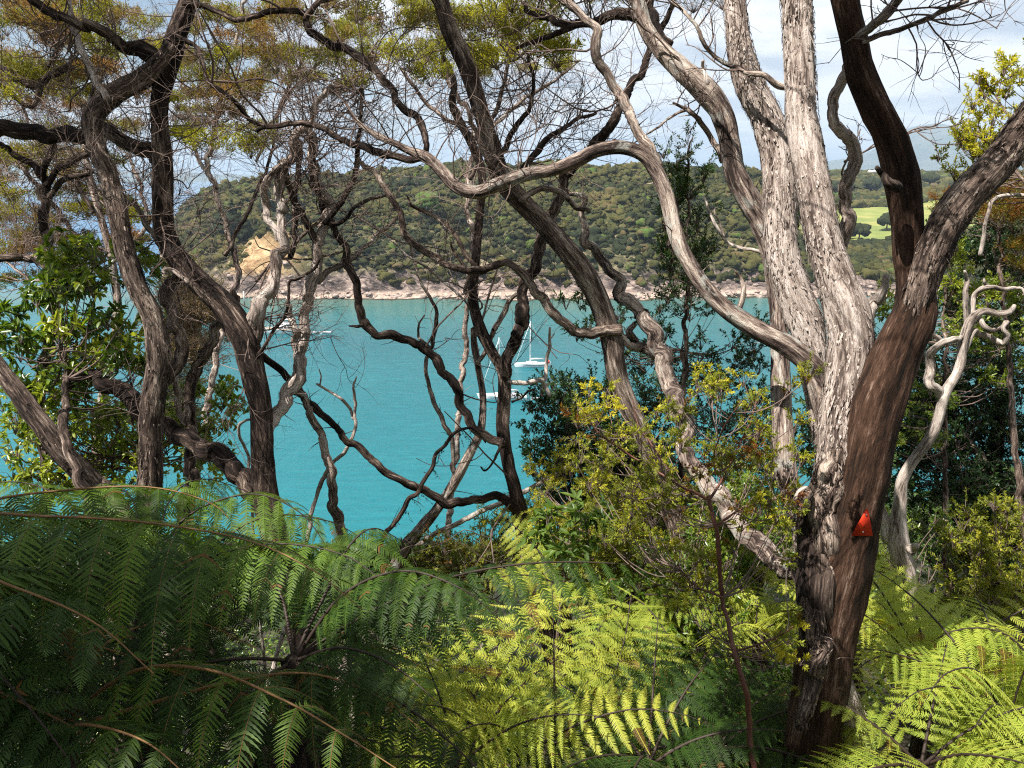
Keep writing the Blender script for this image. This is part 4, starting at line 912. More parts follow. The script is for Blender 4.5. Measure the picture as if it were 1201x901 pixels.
# --- B: long dark limb leaning across the middle
rng = np.random.RandomState(102)
B = start_tree(905, 815, 4.6, 'kanuka leaning from lower right to top centre as one long straight trunk')
o, l = limb(B, [(912, 835, 34), (888, 785, 35), (862, 745, 33), (839, 709, 32), (818, 668, 28), (799, 629, 26), (781, 585, 26), (765, 540, 25), (750, 503, 25), (737, 477, 26), (723, 437, 27), (717, 400, 28), (707, 365, 29), (695, 338, 30), (680, 312, 29), (662, 290, 28), (637, 262, 27), (607, 232, 27), (588, 208, 26), (577, 175, 24), (563, 128, 23), (547, 77, 24), (530, 40, 23), (517, 0, 21), (505, -50, 20), (490, -130, 15)],
            [4.5, 4.6, 4.5, 4.3, 4.2], None, B_BROWN, 'trunk', 31, 0.03, True, amp=0.12, lump=0.1); LB = [l]
o, l = limb(B, [(726, 391, 16), (712, 391, 15), (700, 391, 14), (683, 389, 13), (660, 378, 13), (645, 364, 13), (635, 350, 13), (622, 332, 12), (606, 315, 11), (590, 307, 10), (568, 316, 11), (548, 317, 11), (533, 313, 10), (515, 305, 10), (500, 298, 10), (484, 286, 10), (475, 274, 9), (470, 258, 8), (462, 240, 8), (450, 222, 8), (441, 208, 8), (430, 195, 7), (421, 184, 6)], [4.45, 4.35, 4.5, 4.6], None, B_BROWN, 'branch', 32, 0.05); LB.append(l)
l32 = l
limb(B, [(562, 318, 6), (546, 298, 6), (536, 278, 6), (520, 262, 6), (500, 248, 5), (482, 240, 4), (478, 230, 2.5)], 4.6, 4.7, B_BROWN, 'branch', 33)
limb(B, [(548, 316, 4), (538, 305, 4), (532, 295, 3.5), (528, 285, 2.5)], 4.6, 4.6, B_DARK, 'broken_stub', 34)
o, l = limb(B, [(584, 205, 8), (572, 182, 7), (558, 160, 6), (552, 140, 5), (556, 120, 4)], 4.15, 4.1, B_BROWN, 'branch', 35); LB.append(l)
o, l = limb(B, [(598, 222, 9), (580, 200, 8), (592, 175, 8), (605, 150, 7), (620, 128, 6), (627, 110, 5), (624, 85, 4.5), (618, 60, 3)], 4.2, 4.5, B_DARK, 'branch', 36); LB.append(l); l36 = l
o, l = limb(B, [(598, 215, 9), (625, 185, 8), (640, 165, 7), (660, 150, 6), (680, 140, 5), (698, 132, 4)], 4.2, 4.5, B_DARK, 'branch', 37); LB.append(l); l37 = l
o, l = limb(B, [(612, 235, 9), (632, 222, 8), (652, 224, 8), (668, 232, 8), (678, 245, 7), (690, 250, 6)], 4.3, 4.5, B_LICH, 'branch', 38)
limb(B, [(515, 10, 7), (505, -5, 6), (495, -20, 5)], 4.2, 4.2, B_DARK, 'branch', 39)
tb = MB(); lb = MB(); tips = []
for ll_, n_, L_, kw in ((l36, 16, .42, dict(side=(.2, 0, .4))), (l37, 16, .32, dict(side=(.2, 0, .3))), (l32, 22, .3, dict(t0=.2, r=.0022)), (LB[2], 8, .3, {})):
    twigs_on(tb, ll_, n_, L_, rng, tips, 2, **kw)
crown_at(LB, lb, tb, [(480, 62, 4.6, .2, .72), (505, 85, 4.7, .15, .65), (540, 55, 4.9, .2, .55), (582, 62, 4.6, .17, .78), (560, 72, 4.8, .15, .8), (600, 20, 4.8, .2, .7), (575, 10, 4.7, .2, .75), (560, 30, 5.0, .2, .4), (610, 38, 4.9, .18, .6),
                      (530, 25, 5.1, .2, .35), (640, 12, 5.0, .18, .45), (470, 25, 5, .2, .4)], rng, nsp=24, nl=46)
shade(LB, lb, tb, [(540, 100, 4.2, 1.7), (580, 200, 4.2, 2.1), (640, 265, 4.3, 2.4), (690, 330, 4.3, 2.7)], rng, n=3, R=.2, spread=.12)
finish(B, tb, lb)

# --- C: slim forked dark tree in the centre
rng = np.random.RandomState(103)
C = start_tree(622, 655, 5.1, 'slim dark kanuka forking into two arms in front of the sailing yachts')
o, l = limb(C, [(624, 665, 26), (619, 645, 23), (611, 607, 21), (603, 571, 17), (596, 545, 17), (590, 503, 18), (592, 450, 18), (586, 428, 15), (578, 415, 15), (563, 383, 15), (555, 350, 14), (557, 317, 12), (560, 283, 12), (563, 250, 11), (566, 215, 11), (562, 190, 12), (553, 168, 12), (543, 150, 11), (535, 134, 11), (530, 120, 10), (533, 100, 8), (527, 80, 7), (518, 60, 5), (520, 30, 4)], 5.1, 5.3, B_DARK, 'trunk', 41, 0.04, True, amp=.1, lump=.14); LC = [l]; l41 = l
o, l = limb(C, [(592, 440, 16), (600, 415, 16), (608, 393, 17), (613, 370, 19), (611, 350, 15), (615, 330, 14), (623, 313, 15), (634, 298, 14), (642, 280, 13), (650, 247, 13), (660, 217, 14), (676, 193, 13), (700, 168, 13), (717, 147, 13), (728, 130, 12), (740, 112, 11), (753, 83, 10), (761, 60, 9), (772, 42, 8), (782, 15, 7), (785, -20, 6)], 5.1, 5.0, B_DARK, 'stem', 42, 0.04, amp=.1, lump=.14); LC.append(l); l42 = l
o, l = limb(C, [(590, 525, 14), (582, 518, 13), (570, 513, 12), (558, 506, 12), (546, 490, 12), (540, 472, 12), (533, 452, 12), (520, 434, 12), (507, 421, 12), (494, 408, 12), (480, 399, 12), (466, 396, 12), (453, 394, 11), (440, 389, 11), (427, 380, 13), (421, 366, 12), (420, 353, 11), (417, 330, 11), (410, 313, 11), (403, 290, 10), (397, 277, 10), (388, 262, 9), (380, 250, 9), (374, 232, 8), (368, 205, 8), (365, 185, 7), (362, 165, 6)], [5.1, 4.9, 4.7], None, B_DARK, 'branch', 43, 0.05); LC.append(l); l43 = l
limb(C, [(426, 382, 5), (418, 383, 4), (409, 382, 2)], 4.8, 4.8, B_DARK, 'broken_stub', 44)
o, l = limb(C, [(606, 596, 13), (589, 582, 12), (574, 581, 11), (558, 584, 11), (540, 589, 12), (522, 590, 12), (506, 584, 11), (491, 576, 11), (468, 563, 10), (447, 549, 10), (430, 532, 9), (407, 513, 9), (390, 497, 9), (370, 478, 10), (350, 455, 11), (330, 437, 10), (312, 418, 10), (300, 405, 8)], 5.1, 4.7, B_DARK, 'branch', 45, 0.04); LC.append(l)
o, l = limb(C, [(596, 447, 6), (610, 450, 7), (620, 449, 7), (630, 446, 7), (638, 445, 6), (641, 432, 5), (642, 418, 5), (644, 403, 4.5), (646, 386, 3)], 5.1, 5.0, B_DEAD, 'branch', 46); 
limb(C, [(636, 445, 6), (639, 454, 6), (644, 464, 5)], 5.0, 5.0, B_DEAD, 'broken_stub', 47)
limb(C, [(645, 397, 2.5), (649, 394, 1.5), (651, 391, 1)], 5.0, 5.0, B_DEAD, 'broken_stub', 147)
limb(C, [(600, 472, 3.5), (610, 467, 3), (620, 460, 2.5), (628, 455, 2)], 5.1, 5.0, B_DARK, 'branch', 48)
limb(C, [(553, 345, 6), (545, 340, 5), (560, 300, 5), (550, 330, 3)], 5.15, 5.2, B_DARK, 'broken_stub', 49)
# pale leaning stem crossing to it
o, l = limb(C, [(472, 650, 18), (484, 632, 17), (498, 615, 15), (509, 602, 14), (526, 578, 14), (540, 553, 14), (553, 528, 12), (562, 510, 11), (566, 490, 10), (566, 463, 9), (561, 432, 9), (556, 405, 9), (555, 385, 7)], 5.4, 5.3, B_LICH, 'stem', 50, ground=True); LC.append(l)
limb(C, [(561, 425, 5), (572, 405, 6), (580, 385, 7), (590, 368, 7), (600, 352, 6), (608, 345, 5)], 5.3, 5.2, B_LICH, 'branch', 51)
limb(C, [(560, 395, 3.5), (566, 375, 3.5), (573, 350, 3.2), (580, 325, 3), (584, 315, 2.2)], 5.4, 5.4, B_LICH, 'branch', 52)
limb(C, [(534, 553, 5), (532, 535, 5.5), (530, 512, 6), (520, 496, 6), (513, 480, 6), (505, 460, 5.5), (501, 440, 5), (501, 422, 5), (507, 402, 5.5), (511, 385, 6), (511, 365, 5), (504, 348, 4.5), (494, 333, 4), (488, 312, 4), (482, 287, 3)], 5.5, 5.3, B_LICH, 'branch', 53)
limb(C, [(503, 408, 4), (495, 400, 4), (490, 395, 3.5), (492, 382, 3), (498, 369, 2)], 5.4, 5.4, B_LICH, 'branch', 54)
limb(C, [(551, 361, 3), (545, 352, 3), (520, 330, 3.5), (498, 312, 3.5), (478, 300, 3), (466, 288, 2), (456, 280, 1.6)], 5.3, 5.2, B_DEAD, 'branch', 55)
limb(C, [(590, 515, 4), (583, 532, 4), (576, 545, 3), (568, 552, 2.5), (565, 548, 2)], 5.05, 4.95, B_DARK, 'branch', 56)
tb = MB(); lb = MB(); tips = []
twigs_on(tb, l41, 26, .5, rng, tips, 2, t0=.5, r=.0026); twigs_on(tb, l42, 22, .45, rng, tips, 2, t0=.45, r=.0026); twigs_on(tb, l43, 12, .4, rng, tips, 2, t0=.7)
twigs_on(tb, l42, 6, .22, rng, tips, 1, t0=.3, t1=.6, up=0.1)
twigs_on(tb, l, 0, .1, rng, tips, 1)
for l_ in (l41, l42, l43): twigs_on(tb, l_, 4, .75, rng, tips, 3, t0=.15, t1=.8, r=.007, up=.1, kids=(1, 2), kink=.32, spread=.9)
shade(LC, lb, tb, [(560, 300, 5.2, 2.6), (565, 200, 5.2, 2.1), (590, 440, 5.1, 3.2), (640, 280, 5.1, 2.5), (605, 560, 5.1, 3.6), (700, 170, 5, 1.9), (500, 420, 4.9, 3.0)], rng, n=3, R=.2, spread=.12)
finish(C, tb, lb)

# --- D: dark trunk at left centre, and E beside it
rng = np.random.RandomState(104)
D = start_tree(318, 612, 4.55, 'dark trunked kanuka at left whose trunk sweeps down to the right')
o, l = limb(D, [(322, 625, 36), (313, 590, 33), (308, 543, 31), (307, 500, 30), (304, 465, 31), (298, 440, 32), (291, 412, 34), (284, 392, 35), (263, 360, 34), (246, 343, 32), (229, 326, 30), (213, 309, 29), (201, 292, 28), (192, 268, 27), (190, 233, 26), (191, 200, 25), (189, 167, 24), (187, 140, 23), (188, 115, 24), (195, 88, 27), (202, 60, 28), (209, 36, 25), (218, 12, 23), (225, -10, 21), (235, -60, 18), (250, -140, 14)], [4.5, 4.45, 4.5], None, B_DARK, 'trunk', 61, 0.03, True, amp=.13, lump=.14); LD = [l]; l61 = l
o, l = limb(D, [(188, 192, 22), (173, 176, 21), (160, 168, 19), (147, 163, 18), (120, 156, 18), (95, 154, 19), (67, 154, 20), (33, 151, 21), (0, 149, 22), (-40, 140, 22), (-90, 120, 22)], [4.5, 4.6, 4.6], None, B_DARK, 'branch', 62, 0.03); LD.append(l)
o, l = limb(D, [(200, 72, 24), (185, 70, 24), (167, 62, 22), (150, 51, 16), (133, 43, 14), (110, 34, 13), (90, 27, 12), (72, 20, 12), (57, 12, 12), (38, 0, 10), (10, -20, 8)], 4.45, 4.2, B_DARK, 'branch', 63); LD.append(l); l63 = l
o, l = limb(D, [(205, 45, 8), (220, 52, 6), (233, 60, 5), (238, 78, 5), (244, 92, 5.5), (256, 104, 6), (267, 113, 6), (280, 125, 6), (293, 137, 6), (305, 147, 6.5), (320, 148, 6.5), (340, 146, 7), (360, 145, 7)], 4.4, 4.3, B_DARK, 'branch', 64); LD.append(l)
o, l = limb(D, [(218, 8, 9), (235, 5, 8), (252, 14, 7), (270, 22, 7), (290, 21, 7), (305, 17, 7), (322, 14, 7), (342, 14, 7), (356, 17, 8), (361, 28, 9), (365, 38, 10), (378, 47, 10), (397, 56, 10), (415, 64, 10), (430, 72, 10), (440, 82, 10), (450, 93, 10), (461, 104, 9), (464, 116, 9), (474, 128, 10), (487, 136, 10), (495, 146, 10), (499, 160, 9), (501, 178, 8)], [4.4, 4.2, 3.9], None, B_DARK, 'branch', 65); LD.append(l); l65 = l
limb(D, [(359, 24, 8), (364, 12, 8), (372, 4, 8), (388, 0, 8), (410, -8, 7)], 4.15, 4.1, B_DARK, 'branch', 165)
o, l = limb(D, [(294, 398, 24), (297, 376, 22), (305, 360, 22), (314, 342, 19), (320, 327, 15), (326, 310, 14), (328, 293, 13), (330, 270, 12), (328, 247, 11), (325, 230, 11), (323, 213, 12), (328, 200, 12), (334, 186, 12), (343, 168, 12), (352, 151, 10), (360, 138, 9), (368, 126, 8), (380, 112, 7), (394, 100, 5)], [4.5, 4.6, 4.6], None, B_PALE, 'stem', 66, 0.04); LD.append(l); l66 = l
o, l = limb(D, [(327, 285, 9), (321, 268, 9), (313, 255, 10), (309, 240, 10), (309, 226, 10), (313, 212, 10), (322, 202, 9), (330, 192, 7)], 4.62, 4.6, B_PALE, 'branch', 67)
o, l = limb(D, [(312, 520, 15), (319, 505, 17), (327, 488, 17), (337, 467, 18), (345, 448, 19), (350, 425, 17), (355, 393, 14), (360, 370, 14), (364, 348, 14), (370, 325, 15), (372, 308, 15), (376, 285, 14), (382, 264, 14), (385, 245, 13), (380, 228, 13), (374, 210, 12), (368, 195, 12), (366, 178, 10), (365, 160, 9), (362, 145, 7)], [4.5, 4.75, 4.8, 4.7], None, B_PALE, 'stem', 68, 0.04); LD.append(l); l68 = l
limb(D, [(350, 418, 9), (347, 400, 9), (345, 385, 9), (343, 370, 8), (340, 358, 6)], 4.78, 4.8, B_DEAD, 'broken_stub', 69)
limb(D, [(340, 458, 9), (352, 465, 9), (361, 480, 9), (370, 500, 10), (379, 522, 11), (387, 545, 12), (393, 578, 13), (397, 615, 13), (400, 645, 13)][::-1], 4.9, 4.75, B_LICH, 'stem', 70, ground=True)
o, l = limb(D, [(376, 290, 10), (365, 268, 10), (355, 250, 9), (345, 235, 9), (338, 222, 9), (334, 205, 8), (333, 192, 7)], 4.75, 4.65, B_BROWN, 'branch', 71); LD.append(l)
limb(D, [(340, 300, 8), (345, 280, 8), (347, 255, 9), (346, 230, 8), (350, 200, 7), (352, 165, 6)], 4.9, 4.8, B_DARK, 'branch', 72)
o, l = limb(D, [(383, 262, 8), (390, 250, 8), (398, 240, 8), (408, 225, 8), (415, 210, 8), (418, 190, 7), (420, 170, 6), (422, 150, 5), (424, 120, 4), (426, 100, 3)], 4.7, 4.8, B_DARK, 'branch', 73); LD.append(l); l73 = l
limb(D, [(300, 420, 6), (312, 405, 5), (322, 388, 4.5), (335, 370, 4.5), (339, 352, 4), (340, 330, 4), (350, 327, 4), (368, 316, 4), (375, 305, 4)], 4.45, 4.6, B_DARK, 'branch', 74)
limb(D, [(300, 330, 3), (318, 310, 4), (333, 298, 5), (350, 283, 5), (365, 268, 5), (378, 255, 5)][::-1], 4.7, 4.6, B_LICH, 'branch', 75)
limb(D, [(380, 262, 6), (396, 262, 6), (410, 250, 5.5), (425, 238, 5), (440, 232, 4), (458, 228, 3)], 4.7, 5.0, B_DARK, 'branch', 76)
limb(D, [(375, 330, 9), (385, 318, 9), (398, 312, 8), (410, 305, 8), (425, 292, 6), (440, 277, 5), (455, 265, 5), (468, 255, 4)], 4.8, 5.2, B_LICH, 'branch', 77)
o, l = limb(D, [(312, 572, 24), (300, 577, 26), (285, 567, 26), (272, 548, 25), (254, 532, 25), (235, 522, 23), (215, 514, 22), (198, 505, 22), (180, 488, 22), (165, 474, 24), (150, 463, 24), (132, 452, 20), (117, 447, 18), (105, 440, 14), (90, 440, 10), (75, 450, 8)], [4.5, 4.75, 4.8], None, B_DARK, 'branch', 78, 0.02, lump=.14); LD.append(l)
tb = MB(); lb = MB(); tips = []
for ll_, n_, L_, kw in ((l65, 14, .4, {}), (l66, 22, .45, dict(t0=.4)), (l68, 18, .5, dict(t0=.7)), (l73, 12, .4, dict(t0=.4)), (LD[3], 10, .4, {}), (l63, 12, .4, {}), (l61, 14, .45, dict(t0=.7, t1=.9, r=.004, up=.1))):
    twigs_on(tb, ll_, n_, L_, rng, tips, 2, **kw)
twigs_on(tb, l61, 10, .5, rng, tips, 3, t0=.5, t1=.68, side=(.9, .3, -.1), up=0, r=.005)
cl = []
for c in ((260, 60, .62), (245, 90, .5), (265, 25, .4), (300, 60, .35), (290, 95, .3), (325, 75, .4), (340, 55, .65), (305, 30, .3), (350, 95, .35), (228, 160, .8), (250, 165, .75), (290, 165, .72), (305, 160, .7), (215, 150, .6),
          (262, 130, .25), (240, 115, .25), (285, 120, .2), (380, 70, .6), (395, 40, .4), (330, 20, .25), (370, 20, .4), (420, 20, .4), (440, 60, .6), (410, 90, .4), (210, 110, .5)):
    cl.append((c[0] + rng.randn() * 5, c[1] + rng.randn() * 5, 4.9 + rng.rand() * 1.0, .13 + .07 * rng.rand(), c[2]))
crown_at(LD, lb, tb, cl, rng, nsp=22, nl=42)
for l_ in (l66, l68, LD[3], LD[-1], l65): twigs_on(tb, l_, 3, .7, rng, tips, 3, t0=.15, t1=.8, r=.007, up=.1, kids=(1, 2), kink=.32, spread=.9)
shade(LD, lb, tb, [(190, 180, 4.5, 1.9), (190, 250, 4.5, 2.3), (200, 80, 4.4, 1.5), (230, 320, 4.5, 2.6), (60, 155, 4.6, 1.8), (120, 160, 4.6, 1.9), (280, 385, 4.5, 2.8), (310, 500, 4.5, 3.3), (400, 60, 4.1, 1.5), (470, 120, 4, 1.8)], rng, n=3, R=.22, spread=.13)
finish(D, tb, lb)

rng = np.random.RandomState(105)
E = start_tree(176, 575, 4.3, 'brown shaggy kanuka at left crossing in front of a dark horizontal limb')
o, l = limb(E, [(174, 590, 33), (177, 550, 31), (177, 505, 30), (179, 475, 31), (183, 447, 32), (187, 425, 33), (185, 405, 33), (182, 385, 30), (177, 367, 29), (168, 350, 28), (160, 335, 28), (152, 310, 27), (147, 293, 26), (142, 270, 26), (137, 245, 26), (131, 222, 25), (124, 198, 25), (115, 178, 25), (110, 157, 25), (110, 140, 27), (118, 125, 27), (133, 112, 26), (148, 103, 25), (162, 96, 25), (176, 86, 24), (190, 72, 22), (202, 54, 18)], [4.3, 4.25, 4.42], None, B_BROWN, 'trunk', 81, 0.02, True, amp=.14, lump=.14, flakes=1500); LE = [l]
o, l = limb(E, [(128, 118, 9), (118, 105, 9), (110, 92, 9), (105, 80, 9), (98, 65, 8), (90, 45, 7), (86, 20, 6), (80, -10, 5)], 4.25, 4.5, B_PALE, 'branch', 82); LE.append(l)
o, l = limb(E, [(184, 455, 14), (200, 438, 16), (213, 412, 17), (212, 400, 15), (205, 380, 15), (198, 360, 15), (200, 338, 16), (204, 320, 14), (200, 300, 11), (185, 282, 9), (172, 265, 8), (163, 250, 7), (155, 235, 6)], 4.35, 4.7, B_BROWN, 'stem', 83); LE.append(l)
o, l = limb(E, [(222, 595, 18), (227, 550, 15), (226, 520, 14), (221, 490, 14), (222, 465, 14), (228, 440, 14), (240, 415, 14), (252, 395, 13), (263, 378, 13), (272, 360, 10), (276, 340, 7)], 4.8, 4.7, B_BROWN, 'stem', 84, ground=True); LE.append(l)
limb(E, [(192, 315, 5), (205, 320, 6), (215, 335, 5), (225, 322, 5)][:2] + [(220, 332, 5)], 4.3, 4.3, B_PALE, 'branch', 85)
limb(E, [(222, 500, 10), (212, 480, 10), (205, 455, 9), (203, 430, 9)], 4.8, 4.6, B_LICH, 'branch', 86)
tb = MB(); lb = MB(); tips = []
twigs_on(tb, LE[1], 10, .4, rng, tips, 2); twigs_on(tb, LE[2], 8, .35, rng, tips, 2, t0=.6); twigs_on(tb, LE[0], 12, .4, rng, tips, 2, t0=.2, t1=.7, r=.0022); twigs_on(tb, LE[2], 14, .4, rng, tips, 2, t0=.1, r=.0022); twigs_on(tb, LE[3], 12, .4, rng, tips, 2, t0=.2, r=.0022); twigs_on(tb, LE[0], 16, .4, rng, tips, 2, t0=.72, r=.004)
for i in range(26):
    cl = [(rng.uniform(-20, 200), rng.uniform(-10, 60) if i % 2 else rng.uniform(60, 130), 4.8 + rng.rand() * 1.4, .14 + .06 * rng.rand(), rng.choice([.15, .3, .55, .7]))]
    crown_at(LE, lb, tb, cl, rng, nsp=22, nl=42)
shade(LE, lb, tb, [(120, 200, 4.3, 2.0), (180, 520, 4.3, 3.3), (160, 110, 4.2, 1.5)], rng, n=3, R=.2, spread=.12)
finish(E, tb, lb)

# --- G: lower left corner trunk, and a dark stem behind
rng = np.random.RandomState(106)
Gt = start_tree(125, 590, 4.0, 'short visible trunk slanting out of the left edge just above the ferns')
o, l = limb(Gt, [(135, 600, 32), (112, 573, 30), (87, 547, 28), (70, 528, 28), (57, 510, 28), (42, 490, 26), (27, 470, 25), (12, 449, 23), (0, 433, 22), (-20, 400, 20), (-50, 330, 18), (-70, 220, 15)], 4.0, 3.8, B_BROWN, 'trunk', 91, ground=True, flakes=400, lump=.14); LG = [l]
tb = MB(); lb = MB()
crown_at(LG, lb, tb, [(-30, 180, 3.9, .2, .5), (-60, 120, 3.8, .2, .5)], rng)
finish(Gt, tb, lb)
rng = np.random.RandomState(107)
H = start_tree(60, 480, 5.4, 'black stemmed kanuka behind the glossy bush near the left edge, forked like a candlestick')
o, l = limb(H, [(52, 520, 14), (48, 450, 14), (62, 390, 14), (66, 340, 14), (65, 310, 14), (60, 285, 13), (53, 262, 13), (50, 240, 13), (52, 215, 13), (48, 203, 11), (38, 192, 9), (20, 180, 8), (0, 168, 7), (-30, 150, 6)], 5.4, 5.3, B_DARK, 'trunk', 95, ground=True); LH = [l]
for i, sp_ in enumerate(([(54, 220, 9), (62, 205, 9), (75, 193, 9), (90, 186, 9), (105, 180, 7), (120, 172, 5)], [(52, 212, 8), (54, 195, 8), (62, 178, 8), (70, 160, 6)], [(0, 302, 11), (15, 301, 11), (33, 302, 11), (50, 308, 11), (62, 318, 10)], [(58, 232, 8), (75, 212, 8), (95, 206, 7), (110, 200, 5)],
                         [(-5, 75, 8), (15, 92, 9), (35, 98, 9), (50, 97, 9), (68, 85, 9), (80, 76, 10), (100, 72, 10), (130, 71, 9)], [(52, 97, 8), (55, 82, 7), (62, 66, 7), (72, 50, 6)], [(48, 100, 8), (45, 115, 7), (38, 125, 7), (20, 118, 7), (5, 105, 6), (-10, 98, 5)])):
    o, l = limb(H, sp_, 5.3, 5.2, B_DARK, 'branch', 96 + i); LH.append(l)
tb = MB(); lb = MB(); tips = []
for l in LH[1:]: twigs_on(tb, l, 8, .45, rng, tips, 2)
finish(H, tb, lb)

# --- R: bleached snag right
rng = np.random.RandomState(108)
R_ = start_tree(1075, 780, 4.7, 'bleached leafless snag with curling antler like arms at right', 'dead_tree')
o, l = limb(R_, [(1076, 790, 17), (1072, 767, 17), (1066, 735, 18), (1063, 710, 20), (1064, 690, 24), (1062, 668, 26), (1057, 648, 28), (1054, 628, 26), (1054, 605, 19), (1056, 588, 17), (1058, 565, 15), (1068, 545, 14), (1082, 526, 14), (1094, 509, 14), (1101, 490, 14), (1106, 470, 14), (1112, 455, 14), (1121, 441, 13), (1127, 425, 13), (1129, 405, 12), (1133, 390, 12), (1139, 376, 12), (1147, 368, 10), (1157, 365, 9), (1170, 368, 8), (1184, 366, 8), (1190, 358, 5)], 4.7, 4.5, B_DEAD, 'trunk', 111, 0.04, True, amp=.06, lump=.14); LR = [l]
for i, sp_ in enumerate(([(1050, 640, 22), (1040, 618, 18), (1030, 600, 14), (1026, 592, 8)], [(1142, 372, 8), (1140, 360, 7), (1141, 350, 7), (1148, 342, 7), (1158, 336, 7), (1168, 336, 6), (1178, 338, 6), (1190, 337, 5), (1199, 338, 4), (1204, 348, 3)],
                         [(1135, 378, 8), (1134, 362, 7), (1134, 343, 7), (1134, 330, 6), (1132, 319, 4)], [(1146, 370, 8), (1151, 382, 7), (1158, 388, 7), (1168, 386, 6), (1177, 383, 6), (1182, 374, 5)],
                         [(1126, 420, 8), (1133, 408, 8), (1144, 388, 8), (1150, 392, 8), (1162, 397, 8), (1172, 402, 8), (1181, 403, 7), (1183, 394, 7), (1178, 387, 6), (1184, 377, 5)],
                         [(1106, 465, 13), (1100, 458, 13), (1092, 453, 13), (1090, 442, 12), (1093, 430, 12), (1092, 418, 11), (1096, 407, 10), (1104, 400, 10), (1113, 399, 9), (1123, 397, 8), (1130, 392, 5)], [(1104, 401, 8), (1098, 394, 7), (1091, 387, 6)],
                         [(1158, 336, 5), (1156, 330, 4), (1155, 326, 2)], [(1120, 440, 6), (1150, 300, 5), (1158, 250, 5), (1168, 233, 5), (1185, 229, 5), (1205, 229, 4)][1:], [(1066, 645, 14), (1071, 642, 12), (1075, 640, 7)])):
    o, l = limb(R_, sp_, 4.55 if i != 0 else 4.68, 4.5 if i != 0 else 4.7, B_DEAD, 'branch', 112 + i); LR.append(l)

# --- background kanuka crowns at upper left
def back_tree(px, py, d, label, stems, clumps, seed, m=B_LICH, twn=14, tone=None, ll=.032):
    rng = np.random.RandomState(seed); root = start_tree(px, py, d, label); L = []
    for i, s_ in enumerate(stems):
        o, l = limb(root, s_, d, d + .2, m if i % 2 == 0 else B_DARK, 'trunk' if i == 0 else 'stem', seed + i, ground=(i == 0)); L.append(l)
    tb = MB(); lb = MB(); tips = []
    for l in L: twigs_on(tb, l, twn, .6, rng, tips, 2, t0=.45)
    for (x0, x1, y0, y1, n, R) in clumps:
        for _ in range(n):
            t_ = rng.choice([.1, .22, .3, .5, .62, .75]) if tone is None else tone + rng.randn() * .1
            crown_at(L, lb, tb, [(rng.uniform(x0, x1), rng.uniform(y0, y1), d + rng.rand() * .9, R * rng.uniform(.7, 1.2), t_)], rng, nsp=24, nl=40, ll=ll, lw=.007)
    finish(root, tb, lb, B_TWIGP); return root
back_tree(120, 520, 7.2, 'far left kanuka whose brown and olive crown fills the corner behind the black stem',
          [[(110, 560, 14), (120, 470, 13), (138, 380, 12), (130, 300, 10), (108, 220, 9), (100, 160, 7), (120, 80, 6), (130, 0, 4)], [(125, 330, 8), (90, 280, 7), (55, 230, 6), (20, 190, 5), (-20, 150, 4)], [(132, 310, 7), (170, 270, 6), (165, 220, 5), (150, 180, 4)], [(110, 250, 5), (80, 200, 5), (40, 160, 4), (20, 100, 3)], [(125, 340, 5), (80, 320, 5), (40, 330, 4), (0, 300, 3)]],
          [(-30, 120, 180, 300, 46, .2), (-30, 160, 90, 190, 26, .2), (-40, 190, -20, 90, 26, .2), (120, 185, 210, 290, 9, .15), (-30, 90, 290, 340, 14, .18)], 201, twn=22)
back_tree(270, 420, 7.6, 'kanuka crown of rusty and green tufts behind the middle of the top left quarter',
          [[(246, 470, 9), (262, 380, 8), (280, 320, 7), (260, 250, 7), (246, 190, 7), (262, 110, 6), (280, 30, 5), (290, -30, 4)], [(262, 300, 6), (290, 250, 5), (315, 190, 4), (330, 120, 4), (360, 60, 3)], [(255, 220, 5), (235, 190, 5), (222, 150, 4)], [(300, 190, 4), (340, 110, 4), (390, 60, 3)]],
          [(200, 340, 0, 110, 30, .17), (210, 330, 100, 150, 9, .14), (330, 450, 0, 70, 16, .16), (330, 420, 60, 110, 5, .13)], 221, twn=26)
back_tree(560, 420, 7.8, 'kanuka crown of flat yellow green plates behind the long leaning trunk at top centre',
          [[(540, 470, 7), (548, 380, 7), (556, 300, 7), (548, 230, 7), (556, 150, 7), (524, 90, 6), (520, 40, 5), (524, -10, 4)], [(552, 210, 6), (585, 120, 6), (600, 60, 4), (610, 10, 3)], [(556, 170, 5), (610, 120, 5), (650, 95, 4), (680, 70, 3)], [(540, 150, 5), (500, 120, 5), (470, 80, 4)]],
          [(470, 620, 0, 45, 16, .17), (475, 600, 45, 95, 8, .15), (620, 680, 45, 85, 4, .14)], 241, twn=22, tone=.66)

# small loose sticks of its own: dead twigs sticking up, the fallen white bough, the drooped fern stalk
rng = np.random.RandomState(9)
T1 = start_tree(385, 600, 5.2, 'thin bleached forked twig standing against the water left of centre', 'dead_sapling', 'dead sapling')
limb(T1, [(362, 620, 6), (372, 580, 5), (390, 543, 5), (403, 528, 5), (413, 513, 5), (417, 497, 4.5), (417, 480, 4), (416, 462, 3.5), (415, 450, 3), (418, 441, 2)], 5.2, 5.2, B_DEAD, 'trunk', 131, ground=True)
limb(T1, [(416, 492, 4), (410, 480, 4), (400, 468, 4), (388, 460, 3.5), (372, 450, 3)], 5.2, 5.15, B_DEAD, 'branch', 132)
limb(T1, [(375, 452, 2.4), (376, 443, 2), (374, 433, 1.2)], 5.16, 5.15, B_DEAD, 'branch', 133)
T2 = start_tree(480, 640, 5.6, 'long bleached bough lying slanted across the bush below the bay', 'fallen_branch', 'fallen branch')
limb(T2, [(470, 645, 8), (496, 633, 8), (520, 620, 7), (549, 607, 7), (580, 592, 7), (611, 578, 7), (640, 563, 6.5), (665, 549, 5), (680, 535, 3)], 5.6, 5.7, B_DEAD, 'bough', 134)
